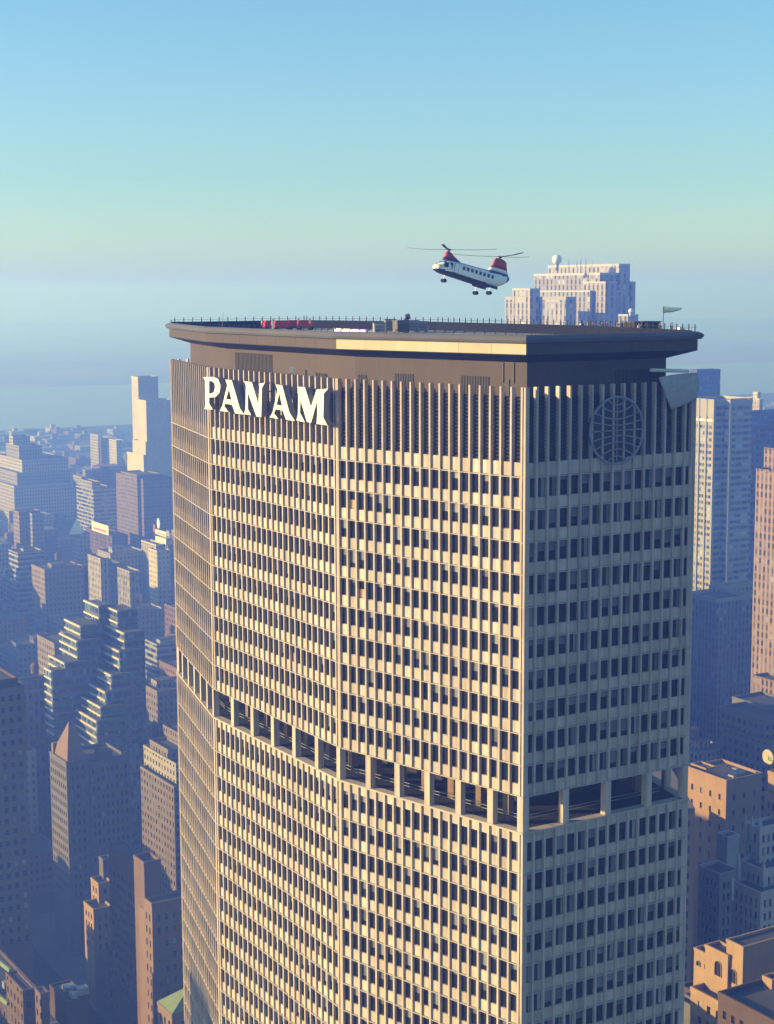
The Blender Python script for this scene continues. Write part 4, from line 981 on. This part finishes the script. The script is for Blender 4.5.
pm_ = [person_mesh({'stride': .1}, (M_['tr'], M_['jk1'])), person_mesh({'stride': .25, 'elbl': (-.3, -.1, 1.2), 'arml': (-.25, -.3, 1.3)}, (M_['tr'], M_['jk2'])), person_mesh({'stride': .05, 'elbr': (.36, -.05, 1.5), 'armr': (.3, -.08, 1.78)}, (M_['jk4'], M_['jk4'])), person_mesh({'stride': .18}, (M_['tr'], M_['jk3']))]
hairm = mat('dark_hair', (.03, .02, .02), .8)
def person(px, Y, mi, rz, label):
    P = at(px, 330, Y); o = bpy.data.objects.new('person', pm_[mi]); C.objects.link(o); o.location = (P.x, P.y, DZ+.0); o.rotation_euler = (0, 0, rz)
    tag(o, label, 'person', 'people on the roof')
    h = MB(); h.loft([[(.098*math.cos(a*.785)*k, -.005+.105*math.sin(a*.785)*k+.015, z) for a in range(8)] for z, k in ((1.66, 1.0), (1.72, 1.0), (1.79, .75), (1.815, .2))], hairm); h.build('hair', o)
plist = [(582, 236, 0, 'person in dark jacket at the left end of the crowd on the roof', .3), (587.5, 240, 1, 'person in tan coat beside the left globe lamp on the roof', 1.2), (593, 234, 0, 'person in dark jacket between the first and second globe lamps', 2.2),
 (602, 233, 1, 'person in tan coat standing tallest between the second and third globe lamps', .1), (607, 240, 0, 'person in dark jacket just left of the third globe lamp', 1.9), (617.5, 233, 1, 'person in tan coat right of the third globe lamp', 3.0), (622, 238, 0, 'person in dark jacket left of the last globe lamp', .9),
 (639, 222, 2, 'person in white overalls in front of the dark roof hut', .6), (646, 224, 0, 'person in dark clothes in front of the dark roof hut', 2.6), (660, 221, 1, 'person in tan coat at the foot of the windsock pole', .4), (672, 222, 0, 'person in dark jacket standing right of the windsock pole', 1.4),
 (273, 262, 2, 'person in white overalls in front of the red carts', .5), (262, 264, 1, 'person in tan coat left of the red carts', 2.0), (299, 262, 3, 'person in red jacket among the red carts', .8), (310, 262, 3, 'person in red jacket at the right end of the red carts', 2.4)]
for px, Y, mi, lb, rz in plist: person(px, Y, mi, rz, lb)
# ------------------------------------------------------------------ roof gear
def cart(px, Y, lab, m, w_=2.4, d_=1.4, h_=.75, rz=.3):
    P = at(px, 330, Y); t = thing('equipment_cart', lab, 'cart', (P.x, P.y, DZ), rz, 'red carts on the roof')
    b = MB(); b.box((-w_/2, -d_/2, .4), (w_/2, d_/2, .4+h_), m); b.box((-w_/2+.15, -d_/2+.1, .4+h_+.01), (w_/4, d_/2-.1, .4+h_+.35), m); b.build('body', t)
    for x in (-w_/2+.35, w_/2-.35):
        for y in (-d_/2, d_/2): q = MB(); q.tube([(x, y-.08, .3), (x, y+.08, .3)], .3, M_['rubber'], 12); q.build('wheel', t)
    b = MB(); b.tube([(-w_/2, 0, .5), (-w_/2-.9, 0, .45)], .04, M_['metal'], 5); b.tube([(w_/4+.2, -.4, .4+h_), (w_/4+.2, -.4, 1.9), (w_/4+.2, .4, 1.9), (w_/4+.2, .4, .4+h_)], .04, M_['steel'], 5); b.build('handle', t)
for px, Y, l, k in ((270, 268, 'small red cart at the left end of the red group on the roof', 2), (283, 266, 'long red cart left of centre in the red group on the roof', 3), (294, 270, 'red cart with high handle in the middle of the red group', 2.4), (305, 266, 'last red cart at the right end of the red group', 2.6)): cart(px, Y, l, M_['red'], k)
for i, (px, l) in enumerate(((314, 'leftmost white canvas hood on the roof edge'), (320, 'second white canvas hood from the left on the roof edge'), (325.5, 'third white canvas hood from the left on the roof edge'), (330.5, 'white canvas hood next to the long cream wall on the roof'))):
    P = at(px, 331, 222); b = MB(); b.loft([[(P.x+x*k, P.y+y*k, z) for x, y in ((-.42, -.5), (.42, -.5), (.42, .5), (-.42, .5))] for k, z in ((1, DZ-.02), (1, DZ+.5), (.35, DZ+.85))], M_['white']); o = b.build('canvas_hood'); tag(o, l, 'vent hood', 'white hoods on the roof edge')
P, Q = at(334, 331, 226), at(366, 331, 215); t = thing('windbreak_wall', 'long low cream wall on the roof left of the grey cabinets', 'wall', (P.x, P.y, DZ), math.atan2(Q.y-P.y, Q.x-P.x)); Lw = (Q-P).xy.length
b = MB(); b.box((0, 0, 0), (Lw, .3, 1.15), M_['white']); b.build('wall_panel', t); b = MB()
for k in range(6): b.box((k*Lw/5.05, -.05, 0), (k*Lw/5.05+.08, -.001, 1.2), M_['cream'])
b.build('post', t)
def cabinet(px, Y, w_, d_, h_, lab, rz=.2, m='steel'):
    P = at(px, 330, Y); t = thing('plant_cabinet', lab, 'cabinet', (P.x, P.y, DZ), rz, 'grey plant cabinets on the roof')
    b = MB(); b.box((-w_/2, -d_/2, .15), (w_/2, d_/2, h_), M_[m]); b.build('cabinet_body', t)
    b = MB(); z = .4
    while z < h_-.3: b.box((-w_/2+.15, -d_/2-.04, z), (w_/2-.15, -d_/2-.001, z+.08), M_['metal']); z += .22
    b.build('grille', t); b = MB(); b.box((-w_/2-.1, -d_/2-.1, h_+.001), (w_/2+.1, d_/2+.1, h_+.1), M_['rim']); b.build('lid', t)
    b = MB()
    for x in (-w_/2+.1, w_/2-.25):
        for y in (-d_/2+.1, d_/2-.25): b.box((x, y, 0), (x+.15, y+.15, .149), M_['metal'])
    b.build('foot', t)
cabinet(379, 240, 1.6, 1.4, 1.5, 'leftmost grey cabinet of the cluster on the roof'); cabinet(390, 246, 1.5, 1.5, 1.9, 'second grey cabinet with pale lamp beside it', .1); cabinet(401, 243, 2.0, 1.5, 1.8, 'dark grey cabinet in the middle of the cluster', .5, 'rim'); cabinet(412, 248, 1.9, 1.5, 1.7, 'grey cabinet right of the dark one', .2); cabinet(422, 250, 1.6, 1.5, 1.5, 'rightmost grey cabinet of the cluster on the roof', .2)
P = at(406, 330, 245); t = thing('stair_hood', 'dark ventilator cowl rising above the grey cabinets on the roof', 'ventilator', (P.x, P.y, DZ), .3)
b = MB(); b.tube([(0, 0, 0), (0, 0, 2.1)], .3, M_['metal'], 10); b.build('pipe', t); b = MB(); b.tube([(0, 0, 2.0), (.1, -.1, 2.35), (.5, -.3, 2.45)], [.32, .42, .45], M_['metal'], 10); b.build('cowl', t)
P = at(641.5, 330, 226); t = thing('roof_hut', 'long low dark hut on the roof left of the windsock', 'hut', (P.x, P.y, DZ), math.atan2(Nd.y, Nd.x))
b = MB(); b.box((-2.2, -1.2, 0), (2.2, 1.2, 1.75), M_['soffit']); b.build('wall', t); b = MB(); b.box((-2.4, -1.35, 1.751), (2.4, 1.35, 1.9), M_['metal']); b.build('roof', t); b = MB(); b.box((-.5, -1.24, .05), (.4, -1.201, 1.65), M_['rim']); b.build('door', t)
b = MB(); b.box((.9, -1.24, .9), (1.7, -1.201, 1.4), M_['glass']); b.build('window', t)
for px, l in ((580.7, 'leftmost white globe lamp over the crowd on the roof'), (596, 'second white globe lamp from the left over the crowd'), (611.2, 'third white globe lamp from the left over the crowd'), (626.8, 'white globe lamp next to the dark roof hut')):
    P = at(px, 324.4, 231); t = thing('globe_lamp', l, 'lamp', (P.x, P.y, DZ), 0, 'white globe lamps on the roof')
    b = MB(); b.tube([(0, 0, 0), (0, 0, P.z-DZ)], .05, M_['metal'], 6); b.tube([(0, 0, 0), (0, 0, .1)], .18, M_['metal'], 8); b.build('post', t)
    b = MB(); b.ball((0, 0, P.z-DZ), .17, M_['white'], 12, 8); b.build('globe', t, smooth=True)
P = at(663.5, 309.5, 224); t = thing('windsock', 'pale yellow windsock blowing right on its pole at the right end of the roof', 'windsock', (P.x, P.y, DZ), .1)
b = MB(); b.tube([(0, 0, 0), (0, 0, P.z-DZ+.4)], .05, M_['metal'], 6); b.build('pole', t)
b = MB(); hh = P.z-DZ
rg_ = [[(x, .8*r*math.cos(a*.524), hh+dz*.6+r*.85*math.sin(a*.524)) for a in range(12)] for x, r, dz in ((.05, .55, 0), (.5, .5, .02), (1.0, .46, -.02), (1.5, .38, .03), (2.0, .28, .1), (2.5, .18, .25))]
b.loft(rg_, M_['sock'], cap=False); b.build('sock', t, smooth=True); b = MB(); b.tube([(.04, .44*math.cos(a*.524), hh+.44*math.sin(a*.524)) for a in range(13)], .03, M_['metal'], 4); b.build('hoop', t)
for px, Y, w_, l in ((680, 214, .5, 'small pale box right of the windsock near the roof edge'), ):
    P = at(px, 330, Y); t = thing('junction_box', l, 'box', (P.x, P.y, DZ), .5); b = MB(); b.box((-w_/2, -w_/2, .5), (w_/2, w_/2, 1.35), M_['white']); b.build('case', t); b = MB(); b.box((-.08, -.08, 0), (.08, .08, .499), M_['metal']); b.build('stand', t)
for px, yb, yt, Y, l in ((221.5, 322, 312, 262, 'thin whip antenna leaning near the left end of the roof'), (563, 322, 306, 240, 'thin mast over the right half of the roof')):
    P, Q = at(px, yb, Y), at(px+1.8, yt, Y); b = MB(); b.tube([(P.x, P.y, DZ), tuple(Q)], [.06, .02], M_['steel'], 5); b.tube([(P.x, P.y, DZ), (P.x, P.y, DZ+.15)], .2, M_['metal'], 6); o = b.build('antenna'); tag(o, l, 'antenna')
# post with lit cap on the terrace
P = at(291.8, 371, 221); t = thing('sign_lamp', 'small lit box on a fin above the letter A of the sign', 'lamp', (P.x, P.y, ZT), 0); b = MB(); b.box((-.26, -.2, .1), (.26, .2, .85), M_['white']); b.build('lamp_box', t); b = MB(); b.tube([(0, 0, -1), (0, 0, .1)], .06, M_['metal'], 5); b.build('bracket', t)
# ------------------------------------------------------------------ canvas tarpaulin slung over the right end of the crown
o3, t3, n3 = facets[3][0], facets[3][1], facets[3][2]
def tp(px, py, d): return onplane(px, py, o3+n3*d, n3)
cols_ = []
for i in range(13):
    u = i/12; rows = []
    for j in range(11):
        v = j/10
        xt = 658.5+u*38; yt = 377.5-u*4.5-(1.2*math.sin(u*math.pi))
        xb = 668.5+u*29.5; yb = 409-u*11+1.5*math.sin(u*math.pi)
        bulge = math.sin(v*math.pi)*(-2.5*(1-u)+3*u) if True else 0
        px = xt*(1-v)+xb*v+(3.5*math.sin(v*1.6)*(1-u)*.6)+1.6*u*math.sin(v*math.pi*1.3)*u; py = yt*(1-v)+yb*v
        rows.append(tp(px, py, .35+.5*math.sin(u*7+v*2)*.5+.35*math.sin(v*math.pi)))
    cols_.append(rows)
tb = MB()
for i in range(12):
    for j in range(10): tb.face([cols_[i][j], cols_[i+1][j], cols_[i+1][j+1], cols_[i][j+1]], M_['canvas'])
o = tb.build('tarpaulin', smooth=True); tag(o, 'grey canvas tarpaulin hanging over the right end of the crown fins', 'tarpaulin')
import bmesh
bm = bmesh.new(); bm.from_mesh(o.data); bmesh.ops.remove_doubles(bm, verts=bm.verts, dist=.001); bm.to_mesh(o.data); bm.free()
md = o.modifiers.new('t', 'SOLIDIFY'); md.thickness = .05
P, Q = tp(666, 369.5, -1.2), tp(688, 371, -3.5); b = MB(); b.tube([P+Vector((-2, -1.4, 0)), Q], .22, M_['white'], 8); o = b.build('pipe_rail'); tag(o, 'short bright pipe lying above the tarpaulin on the right terrace', 'pipe')
# tower near the left that throws its shadow over the foot of the big tower (out of frame)
B = Bld('neighbour_tower', 'tall brick office tower just outside the left of the view', 'skyscraper', Vector((-215, 232, 0)))
B.addbox(Vector((-215, 232, 0)), 26, 24, 0, 165, CM['tan']); B.addbox(Vector((-215, 232, 0))+Nd*4+Wd*4, 16, 15, 165.01, 178, CM['tan']); B.finish()
